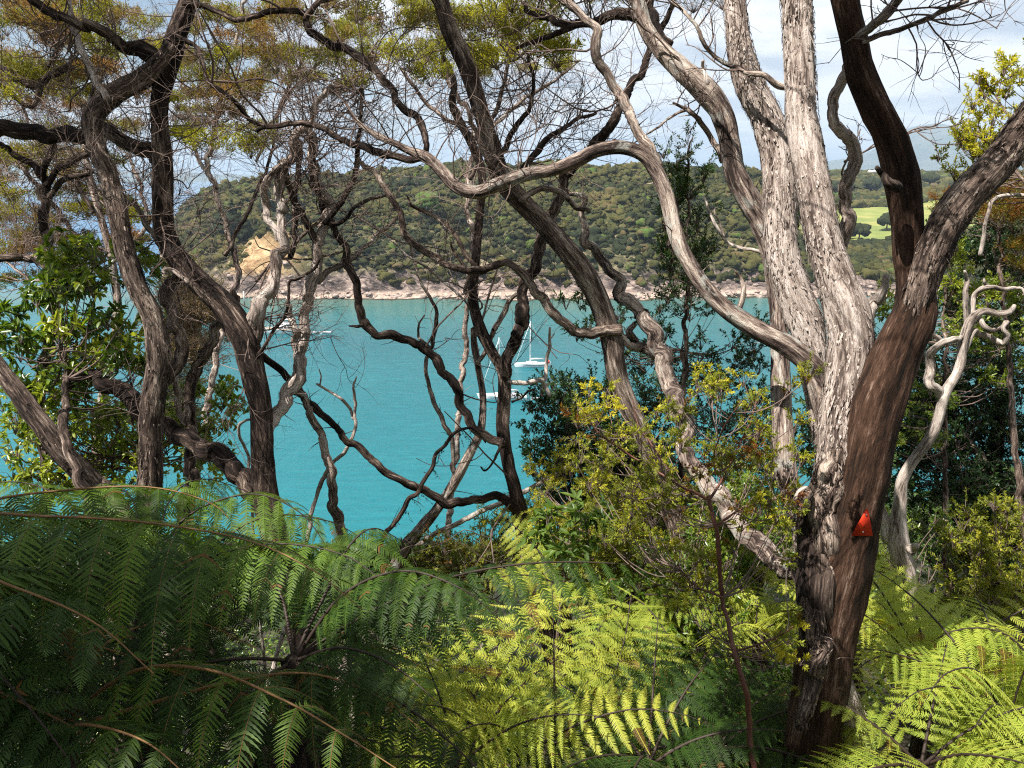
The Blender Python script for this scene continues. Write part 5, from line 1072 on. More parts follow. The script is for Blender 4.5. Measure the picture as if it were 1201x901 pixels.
T3 = start_tree(300, 560, 5.0, 'thin white curled stick hanging beside the dark trunk at left', 'dead_sapling', 'dead sapling')
limb(T3, [(296, 600, 4), (293, 560, 4), (292, 540, 4), (286, 525, 4), (280, 512, 4), (281, 500, 4), (290, 493, 3.5), (300, 490, 2)], 4.95, 4.8, B_DEAD, 'trunk', 135, ground=True)
T4 = start_tree(850, 330, 5.8, 'white crooked dead branch hanging against the hill right of the thin sapling', 'dead_branch', 'dead branch')
limb(T4, [(902, 300, 4.5), (886, 293, 4.5), (872, 291, 4), (858, 286, 4), (848, 278, 4), (838, 262, 4), (832, 248, 3.5), (826, 233, 3)], 5.4, 5.6, B_DEAD, 'bough', 136)
limb(T4, [(850, 278, 3), (845, 262, 3), (838, 250, 2), (840, 243, 1.5)], 5.5, 5.5, B_DEAD, 'branch', 137)

# ============================================================ unseen trees added over and behind the viewer to shade the near slope
def camproj(p):
    r = p - CC; dd = r @ CF
    return 600.5 + F * (r @ CR) / dd, 450.5 - F * (r @ CU) / dd, dd
SH_L = [(0, 500, 620, 900, 2.0, 3.0, 130), (0, 230, 60, 300, 4.3, 4.7, 30), (0, 480, 600, 720, 2.8, 3.4, 40), (520, 700, 0, 330, 4.1, 4.4, 26), (500, 760, 645, 680, 2.85, 2.95, 5), (270, 330, 420, 620, 4.4, 4.6, 8)]
SH_R = [(930, 1040, 560, 900, 2.95, 3.2, 90), (1010, 1070, 380, 560, 3.0, 3.1, 30), (990, 1080, 0, 480, 2.9, 3.1, 50), (550, 640, 100, 620, 4.9, 5.3, 12), (1060, 1201, 400, 700, 5.5, 7, 40), (700, 900, 860, 901, 2.9, 3.3, 12), (640, 800, 420, 560, 5.8, 6.6, 20)]
def shade_tree(x, y, seed, label, n, xr, yr, targets):  # added tree, crown clumps set on sun rays to shade the targets
    z = float(near_h(np.array([x]), np.array([y]))[0]); root = empty('kanuka_tree', (x, y, z), label, 'tree'); rng = np.random.RandomState(seed)
    mb = MB(); pts = spline([(x, y, z - .3, .15), (x + .1, y + .1, z + 1.5, .12), (x - .1, y + .2, z + 3.2, .1), (x + .2, y, z + 5.5, .06)], step=.05)
    tube(mb, pts[:, :3], pts[:, 3], 24, .12, seed, lump=.12); mb.build('trunk', B_BROWN, root, True)
    tb = MB(); lb = MB(); L = [pts]; cnt = 0
    cand = [(np.array([rng.uniform(*xr), rng.uniform(*yr), CAMZ + rng.uniform(1.7, 4.6)]), rng.uniform(.22, .42)) for _ in range(n)]
    for x0, x1, y0, y1, d0, d1, m in targets:
        for _ in range(m):
            T_ = P(rng.uniform(x0, x1), rng.uniform(y0, y1), rng.uniform(d0, d1)); cand.append((T_ + SUN * (CAMZ + rng.uniform(1.6, 3.6) - T_[2]) / SUN[2], rng.uniform(.14, .24)))
    for c, Rr in cand:
        if c[1] > -0.6:
            px_, py_, dd = camproj(c)
            if dd < 0.3: 
                if c[2] < CAMZ + 1.6: continue
            elif py_ > -F * (Rr + .15) / dd - 10: continue
        if blocks_lit(c, Rr): continue
        cnt += 1
        if cnt % 3 == 0:
            s_ = near_pt(L, c)[:3]; vis = False
            for f_ in np.linspace(0, 1, 12):
                q_ = s_ + (c - s_) * f_ - np.array([0, 0, .15 * np.linalg.norm(c - s_) * math.sin(math.pi * f_) + Rr * .5]); a_, b_2, dd = camproj(q_)
                if dd > .05 and b_2 > -90 / max(dd, .3) and abs(a_ - 600) < 900: vis = True
            if not vis: link_twig(tb, L, c - np.array([0, 0, Rr * .5]), rng, .006)
        kanuka_clump(lb, tb, c, Rr, rng, nsp=16, nl=26, ll=.06, lw=.022, tone=.5, tr=.0015)
    print('overhead', cnt); finish(root, tb, lb); return root
rng = np.random.RandomState(555)
shade_tree(-3.6, -1.2, 401, 'unseen kanuka added left of and behind the viewpoint, its crown placed to cast shade', 420, (-8, 1), (-6, 7), SH_L)
shade_tree(3.4, -1.8, 402, 'unseen kanuka added right of and behind the viewpoint, its crown placed to cast shade', 380, (0, 7), (-6, 7), SH_R)
# unseen wall of bush added behind to cut the sky light
mb = MB(); tbb = MB(); n = 420
for _ in range(n):
    a_ = rng.uniform(-.35, math.pi + .35); rr_ = rng.uniform(4.5, 7.5); c = np.array([math.cos(a_) * rr_, -math.sin(a_) * rr_ - .5, CAMZ + rng.uniform(-2, 4.2)])
    leafy_clump(mb, tbb, c, rng.uniform(.4, .7), rng, nsp=12, nl=14, ll=.11, lw=.06, tone=.3)
root = empty('bush_tree', (0, -6, CAMZ - 1), 'unseen dense bush added behind the viewpoint to block sky light', 'tree')
tbb.build('twigs', B_TWIG, root)['kind'] = 'stuff'; mb.build('foliage', M_DARK, root)
HAZE = True
# ============================================================ shrubs and saplings
def shrub(px, py, d, label, clumps, m, seed, name='shrub', cat='shrub', stemw=10, species='leafy', stem=None, tm=B_TWIG, sm=B_BROWN, n_stem=1, **kw):
    """clumps: (x0, x1, y0, y1, d0, d1, n, R, tone)"""
    rng = np.random.RandomState(seed); root = start_tree(px, py, d, label, name, cat)
    L = []
    if stem is None: stem = [[(px, py, stemw), ((px * 2 + (clumps[0][0] + clumps[0][1]) / 2) / 3, (py * 2 + (clumps[0][2] + clumps[0][3]) / 2) / 3, stemw * .8), ((clumps[0][0] + clumps[0][1]) / 2, (clumps[0][2] + clumps[0][3]) / 2, stemw * .4)]]
    for i, s_ in enumerate(stem):
        o, l = limb(root, s_, d, (clumps[0][4] + clumps[0][5]) / 2 if stem is not None else d, sm, 'stem', seed + i, ground=(i < n_stem)); L.append(l)
    tb = MB(); lb = MB()
    for (x0, x1, y0, y1, d0, d1, n, R, tone) in clumps:
        for _ in range(n):
            a = rng.rand() * 6.28; r = math.sqrt(rng.rand())
            c = P((x0 + x1) / 2 + math.cos(a) * r * (x1 - x0) / 2, (y0 + y1) / 2 + math.sin(a) * r * (y1 - y0) / 2, rng.uniform(d0, d1)); RR = R * rng.uniform(.7, 1.25)
            if n < 60 or rng.rand() < .35: link_twig(tb, L, c - np.array([0, 0, RR * .4]), rng, .005)
            if species == 'leafy': leafy_clump(lb, tb, c, RR, rng, tone=tone, **kw)
            else: kanuka_clump(lb, tb, c, RR, rng, tone=tone, **kw)
    finish(root, tb, lb, tm, m); return root

# glossy bush, left
shrub(80, 520, 3.9, 'glossy broad leaved bush with pale new shoots at the left edge above the ferns',
      [(-20, 165, 330, 480, 4.5, 5.4, 32, .13, .42), (20, 190, 290, 350, 4.5, 5.2, 15, .12, .65), (60, 215, 370, 440, 4.7, 5.3, 14, .1, .85)], M_GLOSS, 301, 'broadleaf_bush', 'bush', 12,
      nsp=8, nl=9, ll=.066, lw=.023, six=True, rosette=True, tr=.002)
shrub(130, 640, 5.2, 'yellow green leafy shrub low between the left trunks, over the water',
      [(0, 270, 480, 590, 5.0, 5.9, 70, .14, .8), (0, 120, 440, 520, 4.9, 5.5, 24, .12, .7), (190, 300, 440, 520, 5.0, 5.6, 15, .1, .7), (60, 180, 480, 560, 5.0, 5.9, 30, .14, .72)], M_GLOSS, 302, 'leafy_shrub', 'shrub', 9,
      nsp=8, nl=7, ll=.05, lw=.02, six=True, rosette=True)
shrub(225, 520, 8.5, 'dry pinkish grey scrub with a yellow green edge between the two left trunks',
      [(185, 268, 335, 430, 8.2, 9.2, 46, .28, .4), (170, 265, 300, 345, 8.2, 8.8, 8, .22, .9), (180, 250, 430, 500, 8.2, 8.8, 18, .25, .8)], M_DRY, 303, 'scrub_bush', 'bush', 8, species='kan', nsp=22, nl=30, ll=.035, lw=.009)
# dark bush mid right behind the leaning stems
shrub(700, 660, 6.0, 'dark small leaved tree standing over the water right of the sailing yachts',
      [(615, 730, 440, 560, 5.7, 6.5, 75, .17, .35), (640, 790, 500, 640, 5.7, 6.5, 90, .18, .3), (660, 780, 560, 660, 5.5, 6.2, 60, .17, .45)], M_DARK, 304, 'bush_tree', 'tree', 14, nsp=11, nl=15, ll=.032, lw=.015)
shrub(800, 700, 6.6, 'dark airy tree between the two leaning trunks, reaching up to the far shoreline',
      [(700, 900, 340, 470, 6.4, 7.2, 50, .17, .3), (720, 930, 430, 620, 6.4, 7.4, 150, .2, .35), (650, 720, 340, 400, 6.6, 7.0, 8, .14, .3)], M_DARK, 305, 'bush_tree', 'tree', 12, nsp=10, nl=15, ll=.034, lw=.014)
shrub(790, 640, 5.9, 'thin sapling with sparse upright tufts in front of the far hill',
      [(770, 830, 165, 230, 5.8, 6.0, 12, .13, .55), (768, 838, 220, 330, 5.8, 6.1, 30, .13, .35), (770, 840, 300, 360, 5.8, 6.1, 12, .14, .3)], M_DARK, 306, 'sapling', 'sapling', 6,
      stem=[[(792, 640, 8), (800, 540, 7), (803, 450, 6), (805, 380, 6), (808, 320, 5), (806, 250, 4), (808, 200, 3), (812, 160, 2)]], nsp=9, nl=16, ll=.036, lw=.010, up=.7, zs=1.0)
shrub(900, 640, 5.4, 'small dark branchy bush between the pale stems at middle height',
      [(870, 985, 230, 260, 6.4, 6.6, 5, .12, .3), (925, 990, 470, 560, 5.0, 5.8, 26, .15, .6)], M_DARK, 307, 'shrub', 'shrub', 7, nsp=11, nl=14, ll=.03, lw=.013)
# yellow sapling in front
rngS = np.random.RandomState(5)
SY = start_tree(884, 900, 2.85, 'slender red stemmed sapling with yellow and rusty green sprays, left of the big trunk', 'sapling', 'sapling')
LS = []
for i, s_ in enumerate(([(886, 905, 7), (882, 860, 7), (875, 807, 7), (866, 775, 6.5), (857, 749, 6.5), (850, 715, 6), (846, 687, 6), (843, 650, 6), (840, 616, 5.5), (830, 585, 5)],
                        [(831, 586, 4), (815, 577, 3.6), (799, 571, 3.2), (781, 560, 3), (764, 549, 2.6), (735, 530, 2.2), (705, 510, 1.8), (680, 480, 1.4)],
                        [(831, 586, 4), (846, 566, 3.6), (857, 544, 3.2), (868, 520, 3), (880, 495, 2.6), (890, 460, 2)], [(857, 546, 3), (840, 555, 2.2), (838, 530, 2), (850, 500, 1.6), (870, 470, 1.4)],
                        [(840, 616, 3), (866, 600, 2.4), (890, 590, 2), (910, 585, 1.4)], [(799, 571, 2.5), (770, 530, 2), (750, 500, 1.6), (742, 470, 1.2)], [(862, 765, 3), (890, 755, 2.4), (915, 745, 2), (930, 735, 1.4)], [(848, 700, 3), (820, 690, 2), (800, 670, 1.5)])):
    o, l = limb(SY, s_, 2.85, 2.85 + .25 * (i % 3 - 1) * (i > 0), plain('red_brown_stem', (.10, .035, .022), .6) if i == 0 else LS_M, 'stem' if i == 0 else 'branch', 140 + i, ground=(i == 0)); LS.append(l)
    if i == 0: LS_M = o.data.materials[0]
tb = MB(); lb = MB()
for (x0, x1, y0, y1, n, R, tn) in ((660, 800, 475, 580, 28, .075, .5), (760, 950, 440, 560, 34, .075, .6), (790, 930, 520, 620, 18, .07, .3), (680, 800, 560, 640, 16, .07, .5), (700, 960, 560, 660, 12, .06, .6), (880, 940, 560, 640, 8, .06, .6), (895, 940, 725, 775, 9, .05, .7), (790, 850, 650, 720, 12, .06, .6), (660, 720, 455, 500, 7, .06, .8)):
    for _ in range(n):
        c = P(rngS.uniform(x0, x1), rngS.uniform(y0, y1), rngS.uniform(2.6, 3.3)); link_twig(tb, LS[1:], c, rngS, .0022)
        leafy_clump(lb, tb, c, R, rngS, nsp=8, nl=20, ll=.017, lw=.0055, tone=np.clip(tn + rngS.randn() * .15, 0, 1), up=.35, tr=.0009)
finish(SY, tb, lb, B_TWIG, M_YEL)
# lighter bushes around the middle
shrub(690, 720, 4.9, 'olive yellow feathery bush under the dark tree at centre right',
      [(625, 730, 555, 650, 4.7, 5.2, 44, .13, .75), (690, 820, 560, 700, 4.5, 5.2, 75, .14, .55), (620, 670, 530, 570, 5.0, 5.3, 8, .1, .8), (640, 760, 630, 700, 4.3, 4.8, 26, .12, .6)], M_YEL, 310, 'feathery_bush', 'bush', 8, nsp=12, nl=20, ll=.022, lw=.006)
shrub(660, 700, 4.3, 'young plant with long bright green leaves right of the slim forked trunk',
      [(622, 715, 608, 652, 4.2, 4.5, 12, .09, .5)], M_BROAD, 311, 'broadleaf_plant', 'plant', 5, nsp=5, nl=8, ll=.085, lw=.024, six=True, rosette=True, up=.8)
shrub(560, 720, 5.6, 'brown olive scrub under the fallen white bough below the bay',
      [(480, 620, 625, 700, 5.3, 6.0, 50, .16, .35), (560, 650, 590, 660, 5.6, 6.2, 26, .15, .55), (430, 520, 650, 720, 5.3, 5.9, 20, .15, .3)], M_YEL, 312, 'scrub_bush', 'bush', 7, nsp=12, nl=20, ll=.026, lw=.008)
shrub(860, 780, 4.2, 'mixed green undergrowth shrub left of the big trunk at knee height',
      [(800, 935, 560, 700, 4.1, 4.9, 70, .14, .55), (700, 880, 640, 780, 4.0, 4.8, 70, .13, .5), (780, 920, 760, 860, 3.8, 4.4, 34, .13, .35)], M_GLOSS, 313, 'undergrowth_shrub', 'shrub', 6, nsp=10, nl=13, ll=.032, lw=.013)
# right side
shrub(1150, 760, 6.6, 'big dark tree mass at the right edge behind the white snag',
      [(1080, 1290, 230, 400, 6.6, 7.6, 110, .22, .25), (1040, 1290, 380, 600, 6.4, 7.4, 220, .24, .22), (1080, 1260, 560, 680, 6.0, 7.0, 90, .22, .25), (1020, 1080, 420, 600, 6.2, 6.8, 34, .18, .45)], M_DARK, 320, 'bush_tree', 'tree', 18,
      stem=[[(1170, 760, 20), (1165, 600, 18), (1175, 450, 14), (1190, 320, 8)], [(1170, 560, 10), (1110, 480, 8), (1090, 380, 5)]], nsp=11, nl=14, ll=.04, lw=.02)
shrub(1110, 760, 5.7, 'yellow green sunlit tree in front of the dark mass behind the white snag',
      [(1085, 1130, 280, 350, 5.8, 6.2, 14, .14, .8), (1100, 1215, 330, 420, 5.7, 6.2, 26, .14, .75), (1120, 1210, 400, 450, 5.8, 6.1, 10, .13, .6), (1030, 1060, 420, 520, 5.6, 6.0, 9, .13, .7), (1010, 1045, 330, 420, 5.8, 6.2, 7, .13, .8), (1060, 1120, 440, 520, 5.7, 6.1, 12, .12, .55)], M_GLOSS, 321, 'leafy_tree', 'tree', 9, nsp=10, nl=13, ll=.034, lw=.014)
shrub(1160, 760, 4.9, 'olive yellow twiggy bush at right edge below the dark mass',
      [(1105, 1240, 580, 720, 4.7, 5.4, 80, .13, .6), (1090, 1220, 690, 740, 4.6, 5.0, 24, .12, .5)], M_YEL, 322, 'twiggy_bush', 'bush', 7, nsp=11, nl=18, ll=.024, lw=.009)
shrub(1215, 420, 4.2, 'sprays of yellow green leaves reaching in from the upper right edge',
      [(1120, 1230, 110, 200, 4.4, 4.9, 20, .11, .85), (1170, 1240, 40, 130, 4.3, 4.7, 12, .1, .8), (1100, 1150, 150, 210, 4.5, 4.8, 10, .1, .8), (1135, 1175, 80, 130, 4.5, 4.6, 4, .06, .8)], M_YEL, 323, 'leafy_tree', 'tree', 10,
      stem=[[(1235, 720, 14), (1240, 500, 12), (1235, 330, 10), (1225, 220, 7), (1230, 120, 5), (1225, 40, 3)], [(1232, 250, 5), (1190, 200, 4), (1160, 170, 3), (1125, 150, 2)], [(1228, 180, 4), (1185, 140, 3), (1160, 100, 2), (1140, 85, 1.5)]], nsp=9, nl=16, ll=.026, lw=.010, up=.5)
shrub(1190, 500, 5.6, 'rusty brown twiggy crown behind the right hand limb',
      [(1105, 1230, 205, 265, 5.5, 6.0, 22, .15, .1), (1180, 1240, 240, 330, 5.5, 6.0, 10, .15, .2)], M_YEL, 324, 'scrub_bush', 'bush', 8, species='kan', nsp=20, nl=26, ll=.024, lw=.006)
shrub(1060, 700, 5.0, 'pale green fine leaved bush right behind the orange triangle',
      [(1015, 1060, 600, 690, 4.9, 5.3, 16, .11, .7), (1060, 1110, 590, 680, 5.2, 5.8, 14, .13, .3)], M_GLOSS, 325, 'leafy_shrub', 'shrub', 5, nsp=9, nl=12, ll=.03, lw=.013)

# ============================================================ ferns
GV = np.array([0, 0, -1.0])
def frond_mesh(ctrl, W, npin=18, npn=24, plen=0.16, pwid=0.012, droop=0.9, up=(0, 0, 1), rr=0.007, mb=None, lmi=0, smi=1, tone=0.5, seed=0, stalk=0.14, serr=False, fwd=0.28, tilt=0.0, taper=1.0, midrib=True):
    rng = np.random.RandomState(seed)
    c = spline(np.asarray(ctrl, float), 14)
    s = np.concatenate([[0], np.cumsum(np.linalg.norm(np.diff(c, axis=0), axis=1))]); s /= s[-1]
    tube(mb, c, rr * (1.05 - 0.85 * s), 6, mi=smi)
    ti = stalk + (1 - stalk - 0.01) * (np.arange(npin) + 0.5) / npin
    Pp = np.stack([np.interp(ti, s, c[:, k]) for k in range(3)], 1); T = nrm(np.stack([np.interp(ti, s, np.gradient(c, axis=0)[:, k]) for k in range(3)], 1))
    up = np.asarray(up, float); lat = nrm(np.cross(T, up)); nr = np.cross(lat, T)
    x = (ti - stalk) / (1 - stalk)
    prof = np.clip(np.minimum(0.45 + x * 3.2, 1) * (1 - x ** 2.2 * 0.25) * np.clip((1 - x) * 2.6, 0.06, 1) ** taper, 0.04, 1)
    for sg in (-1, 1):
        m = 10; t_ = (np.arange(m + 1)) / m
        Lp = W * prof * rng.uniform(.8, 1.08, npin) * np.where(rng.rand(npin) < .05, .55, 1)
        f_ = fwd + rng.normal(size=npin) * .05
        dirs = lat[:, None] * sg + T[:, None] * (f_[:, None, None] + 0.25 * t_[None, :, None] ** 2) + nr[:, None] * tilt + GV * (droop * rng.uniform(.85, 1.15, npin)[:, None, None] * (0.25 + t_[None, :, None] * 1.1))
        dirs = nrm(dirs)
        pos = Pp[:, None] + np.concatenate([np.zeros((npin, 1, 3)), np.cumsum(dirs[:, :-1], 1)], 1) * (Lp[:, None, None] / m)
        segs(mb, pos[:, :-1].reshape(-1, 3), pos[:, 1:].reshape(-1, 3), rr * .2, rr * .15, mi=smi if serr else lmi, tone=min(1, tone + .25))
        u = (np.arange(npn) + 0.4) / npn; fi = u * m; i0 = np.minimum(fi.astype(int), m - 1); fr = (fi - i0)[None, :, None]
        B = pos[:, i0] * (1 - fr) + pos[:, i0 + 1] * fr; Dm = dirs[:, i0]
        q = nrm(T[:, None] - (T[:, None] * Dm).sum(-1, keepdims=True) * Dm)
        nn = np.cross(Dm, q) * sg
        pl = (plen * prof[:, None] ** .7) * np.clip(np.minimum(.75 + u * 1.5, 1) * (1 - u ** 2.4) ** .9, .05, 1)[None] * rng.uniform(.9, 1.1, (npin, npn))
        pw = np.minimum(pwid, (Lp[:, None] / npn) * .88) * np.ones((npin, npn)) * np.clip(1.15 - u * .5, .3, 1)[None]
        tn = np.clip(tone + rng.normal(size=(npin, 1)) * .08 + rng.normal(size=(npin, npn)) * .05 + (x[:, None] * .06), 0.04, 1)
        old = (rng.rand(npin, 1) < .05) & (u[None] > rng.uniform(.3, .9, (npin, 1))) | (rng.rand(npin, npn) < .012); tn = np.where(old, 0.0, tn); pl = pl * np.where(rng.rand(npin, npn) < .03, .35, 1)
        for s2 in (-1, 1):
            D2 = nrm(q * s2 + Dm * .38 + GV * .18 + rng.normal(size=q.shape) * .09)
            bb = B.reshape(-1, 3); d2 = D2.reshape(-1, 3); wv_ = Dm.reshape(-1, 3); l_ = pl.reshape(-1, 1); w_ = pw.reshape(-1, 1)
            n_ = len(bb)
            crv = wv_ * l_ * 0.16
            if serr:
                K = 7; tt = np.linspace(0, 1, K + 1); cols = []
                for a, ta in enumerate(tt):
                    cc = bb + d2 * l_ * ta + crv * ta * ta; ww = w_ * .5 * (1 - ta ** 2 * .85) * (1.0 if a % 2 else .62)
                    if a == 0: ww = w_ * .45
                    cols += [cc + wv_ * ww, cc - wv_ * ww]
                v = np.stack(cols, 1).reshape(-1, 3); o = np.arange(n_)[:, None] * (2 * K + 2)
                qd = np.concatenate([o + np.array([[2 * a, 2 * a + 1, 2 * a + 3, 2 * a + 2]]) for a in range(K)])
                mb.add(v, qd, tone=np.repeat(tn.ravel(), 2 * K + 2), mi=lmi)
            else:
                v = np.stack([bb + wv_ * w_ * .42, bb - wv_ * w_ * .42, bb + d2 * l_ * .6 + crv * .36 - wv_ * w_ * .38, bb + d2 * l_ + crv, bb + d2 * l_ * .6 + crv * .36 + wv_ * w_ * .38], 1).reshape(-1, 3)
                o = np.arange(n_)[:, None] * 5
                mb.add(v, o + np.array([[0, 1, 2, 4]]), o + np.array([[4, 2, 3]]), tone=np.repeat(tn.ravel(), 5), mi=lmi)
def frond(root, ctrl_px, W, m=M_FROND, rm=M_RACH, **kw):
    """ctrl_px: (px, py, depth) along the rachis"""
    mb = MB(); frond_mesh([P(*c) for c in ctrl_px], W, mb=mb, **kw)
    return mb.build('frond', [m, rm], root)
def radial(root, c, n, L, W, m, rm, seed, el=(0.3, 0.9), az=(0, 6.28), sag=0.5, **kw):
    rng = np.random.RandomState(seed); off = rng.rand() * 6.28
    for i in range(n):
        a = az[0] + (az[1] - az[0]) * (i + rng.uniform(.1, .9)) / n + (off if az[1] > 6 else 0); e_ = rng.uniform(*el); l_ = L * rng.uniform(.75, 1.15)
        pts = [np.array(c, float)]; d = np.array([math.cos(a) * math.cos(e_), math.sin(a) * math.cos(e_), math.sin(e_)])
        for k in range(6):
            pts.append(pts[-1] + d * l_ / 6); d = nrm(d + GV * sag * rng.uniform(.25, .45))
        mb = MB(); kw2 = dict(kw); kw2['up'] = np.array([0, 0, 1.0]) + rng.normal(size=3) * .3; kw2['droop'] = kw.get('droop', .8) * rng.uniform(.6, 1.3)
        frond_mesh(pts, W * rng.uniform(.85, 1.1), mb=mb, seed=seed * 31 + i, **kw2); mb.build('frond', [m, rm], root)
def fern_root(px, py, d, label, tr=True, h=None, name='tree_fern'):
    c = P(px, py, d); z = float(near_h(np.array([c[0]]), np.array([c[1]]))[0])
    root = empty(name, (c[0], c[1], min(z, c[2])), label, 'fern')
    if tr and c[2] - z > 0.15:
        mb = MB(); tube(mb, [(c[0], c[1], z - .2), (c[0] + .02, c[1], (z + c[2]) / 2), (c[0], c[1], c[2])], [.07, .055, .05], 14, .3, abs(int(px)) % 97, lump=.2); mb.build('trunk', B_DARK, root, True)
    return root, c

# left foreground fern with the long horizontal frond
r, c = fern_root(-150, 700, 2.3, 'dark tree fern at left edge whose long frond hangs a curtain of leaflets')
kw = dict(npin=13, npn=31, plen=.09, pwid=.014, droop=1.35, rr=.0055, serr=True)
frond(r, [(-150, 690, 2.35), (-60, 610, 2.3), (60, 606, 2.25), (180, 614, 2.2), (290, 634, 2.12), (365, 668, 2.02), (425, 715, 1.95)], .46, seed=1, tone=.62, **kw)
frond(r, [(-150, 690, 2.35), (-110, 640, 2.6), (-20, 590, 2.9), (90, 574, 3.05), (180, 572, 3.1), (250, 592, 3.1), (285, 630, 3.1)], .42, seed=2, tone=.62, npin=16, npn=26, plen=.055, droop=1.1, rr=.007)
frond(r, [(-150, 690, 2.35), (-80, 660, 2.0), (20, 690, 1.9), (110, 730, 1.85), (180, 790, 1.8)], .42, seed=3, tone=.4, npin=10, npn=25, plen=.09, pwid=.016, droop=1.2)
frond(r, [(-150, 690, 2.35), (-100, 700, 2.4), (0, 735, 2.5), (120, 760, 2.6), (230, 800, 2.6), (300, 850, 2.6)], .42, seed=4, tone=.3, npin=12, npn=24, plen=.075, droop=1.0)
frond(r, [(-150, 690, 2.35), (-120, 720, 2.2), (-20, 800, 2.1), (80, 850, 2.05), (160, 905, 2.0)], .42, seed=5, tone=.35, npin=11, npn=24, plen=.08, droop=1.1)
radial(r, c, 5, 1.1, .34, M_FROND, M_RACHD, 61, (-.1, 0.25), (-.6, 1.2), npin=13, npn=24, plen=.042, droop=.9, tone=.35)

r, c = fern_root(150, 780, 3.1, 'tree fern with bright arching fronds just behind the curtain of hanging leaflets')
for i, cp in enumerate(([(150, 780, 3.1), (170, 690, 3.15), (215, 610, 3.2), (290, 580, 3.2), (350, 600, 3.2), (390, 650, 3.2)], [(150, 780, 3.1), (120, 670, 3.2), (80, 590, 3.3), (10, 565, 3.4), (-60, 590, 3.4)],
                        [(150, 780, 3.1), (200, 680, 3.0), (300, 640, 2.9), (400, 650, 2.8), (470, 700, 2.7)], [(150, 780, 3.1), (150, 690, 3.3), (160, 600, 3.5), (130, 567, 3.7), (90, 580, 3.9)], [(150, 780, 3.1), (210, 680, 3.3), (300, 610, 3.5), (380, 610, 3.6), (440, 640, 3.7)], [(150, 780, 3.1), (180, 660, 3.3), (200, 585, 3.6), (240, 562, 3.8), (300, 580, 4.0)])):
    frond(r, cp, .36, seed=70 + i, tone=.68, npin=17, npn=26, plen=.042, droop=.9, rm=M_RACHD)
radial(r, c, 6, 1.0, .3, M_FROND, M_RACHD, 62, (0.0, 0.4), npin=14, npn=24, plen=.038, droop=.8, tone=.4)

r, c = fern_root(345, 775, 2.75, 'black stalked tree fern whose arching frond reaches over the bright centre fern')
for i, (cp, W, tn) in enumerate(([[(345, 775, 2.75), (362, 735, 2.8), (385, 690, 2.9), (410, 640, 3.0), (440, 620, 3.1), (480, 640, 3.2)], .3, .5], [[(345, 775, 2.75), (430, 720, 2.8), (520, 680, 2.85), (610, 662, 2.9), (700, 660, 2.95), (770, 668, 3.0), (800, 690, 3.0)], .34, .4],
                        [[(345, 775, 2.75), (400, 700, 2.7), (470, 670, 2.6), (540, 690, 2.5), (590, 730, 2.5)], .3, .45], [[(345, 775, 2.75), (330, 700, 2.9), (300, 650, 3.0), (250, 640, 3.1), (200, 680, 3.1)], .32, .4],
                        [[(345, 775, 2.75), (400, 760, 2.5), (460, 780, 2.4), (520, 830, 2.3)], .3, .35], [[(345, 775, 2.75), (420, 740, 3.0), (500, 700, 3.3), (570, 700, 3.4), (620, 730, 3.5)], .3, .4])):
    frond(r, cp, W, seed=80 + i, tone=tn, npin=18, npn=26, plen=.036, droop=1.0, rm=M_RACHD)
radial(r, c, 4, .9, .28, M_FROND, M_RACHD, 63, (0.0, 0.5), npin=14, npn=22, plen=.036, droop=.9, tone=.3)

r, c = fern_root(60, 860, 2.1, 'low fern in the bottom left corner with red brown midribs and hanging pinnae')
for i, (cp, W, tn) in enumerate(([[(60, 860, 2.3), (150, 790, 2.2), (240, 785, 2.1), (330, 820, 2.0), (400, 860, 1.95), (470, 905, 1.9)], .30, .6], [[(60, 860, 2.3), (160, 830, 2.4), (270, 800, 2.4), (360, 790, 2.4), (440, 815, 2.35), (500, 860, 2.3)], .30, .55],
                        [[(60, 860, 2.3), (20, 820, 2.2), (-60, 820, 2.1)], .3, .4], [[(60, 860, 2.3), (100, 850, 2.0), (170, 870, 1.9), (230, 920, 1.85)], .28, .45], [[(60, 860, 2.3), (90, 790, 2.5), (150, 740, 2.7), (230, 730, 2.8), (300, 760, 2.8)], .3, .35])):
    frond(r, cp, W, seed=90 + i, tone=tn, npin=9, npn=24, plen=.062, pwid=.012, droop=1.3, serr=(i < 2), rm=M_RACH)

# bright ferns, centre
r, c = fern_root(640, 905, 3.5, 'large sunlit yellow green fern filling the bottom centre')
YS = dict(m=M_FRONDY, npin=13, npn=44, plen=.027, pwid=.0085, droop=.35)
for i, (cp, W, tn) in enumerate(([[(650, 900, 3.3), (651, 850, 3.2), (650, 790, 3.2), (649, 730, 3.25), (647, 682, 3.35)], .62, .75], [[(640, 900, 3.5), (600, 840, 3.6), (560, 780, 3.7), (540, 720, 3.8), (535, 712, 3.9)], .45, .6],
                        [[(640, 900, 3.5), (700, 840, 3.6), (730, 760, 3.7), (740, 700, 3.8), (742, 705, 3.9)], .42, .6], [[(600, 905, 3.1), (640, 870, 3.05), (690, 845, 3.0), (745, 832, 3.0), (800, 838, 3.0), (830, 850, 3.0)], .2, .8],
                        [[(640, 900, 3.5), (570, 860, 3.3), (520, 830, 3.2), (470, 830, 3.1), (440, 850, 3.1)], .32, .7], [[(640, 900, 3.5), (560, 820, 3.5), (500, 770, 3.6), (450, 770, 3.6)], .36, .6],
                        [[(640, 900, 3.5), (690, 850, 3.8), (770, 780, 3.9), (830, 760, 3.9), (880, 780, 3.9)], .36, .6], [[(640, 900, 3.5), (600, 860, 3.2), (560, 850, 3.0), (500, 880, 2.9)], .26, .75])):
    k_ = dict(YS); mm = k_.pop('m')
    frond(r, cp, W, mm, M_RACHD, seed=100 + i, tone=tn, up=(0, -.9, .5) if i in (0, 1, 2, 8, 9) else (0, -.3, 1), **k_)
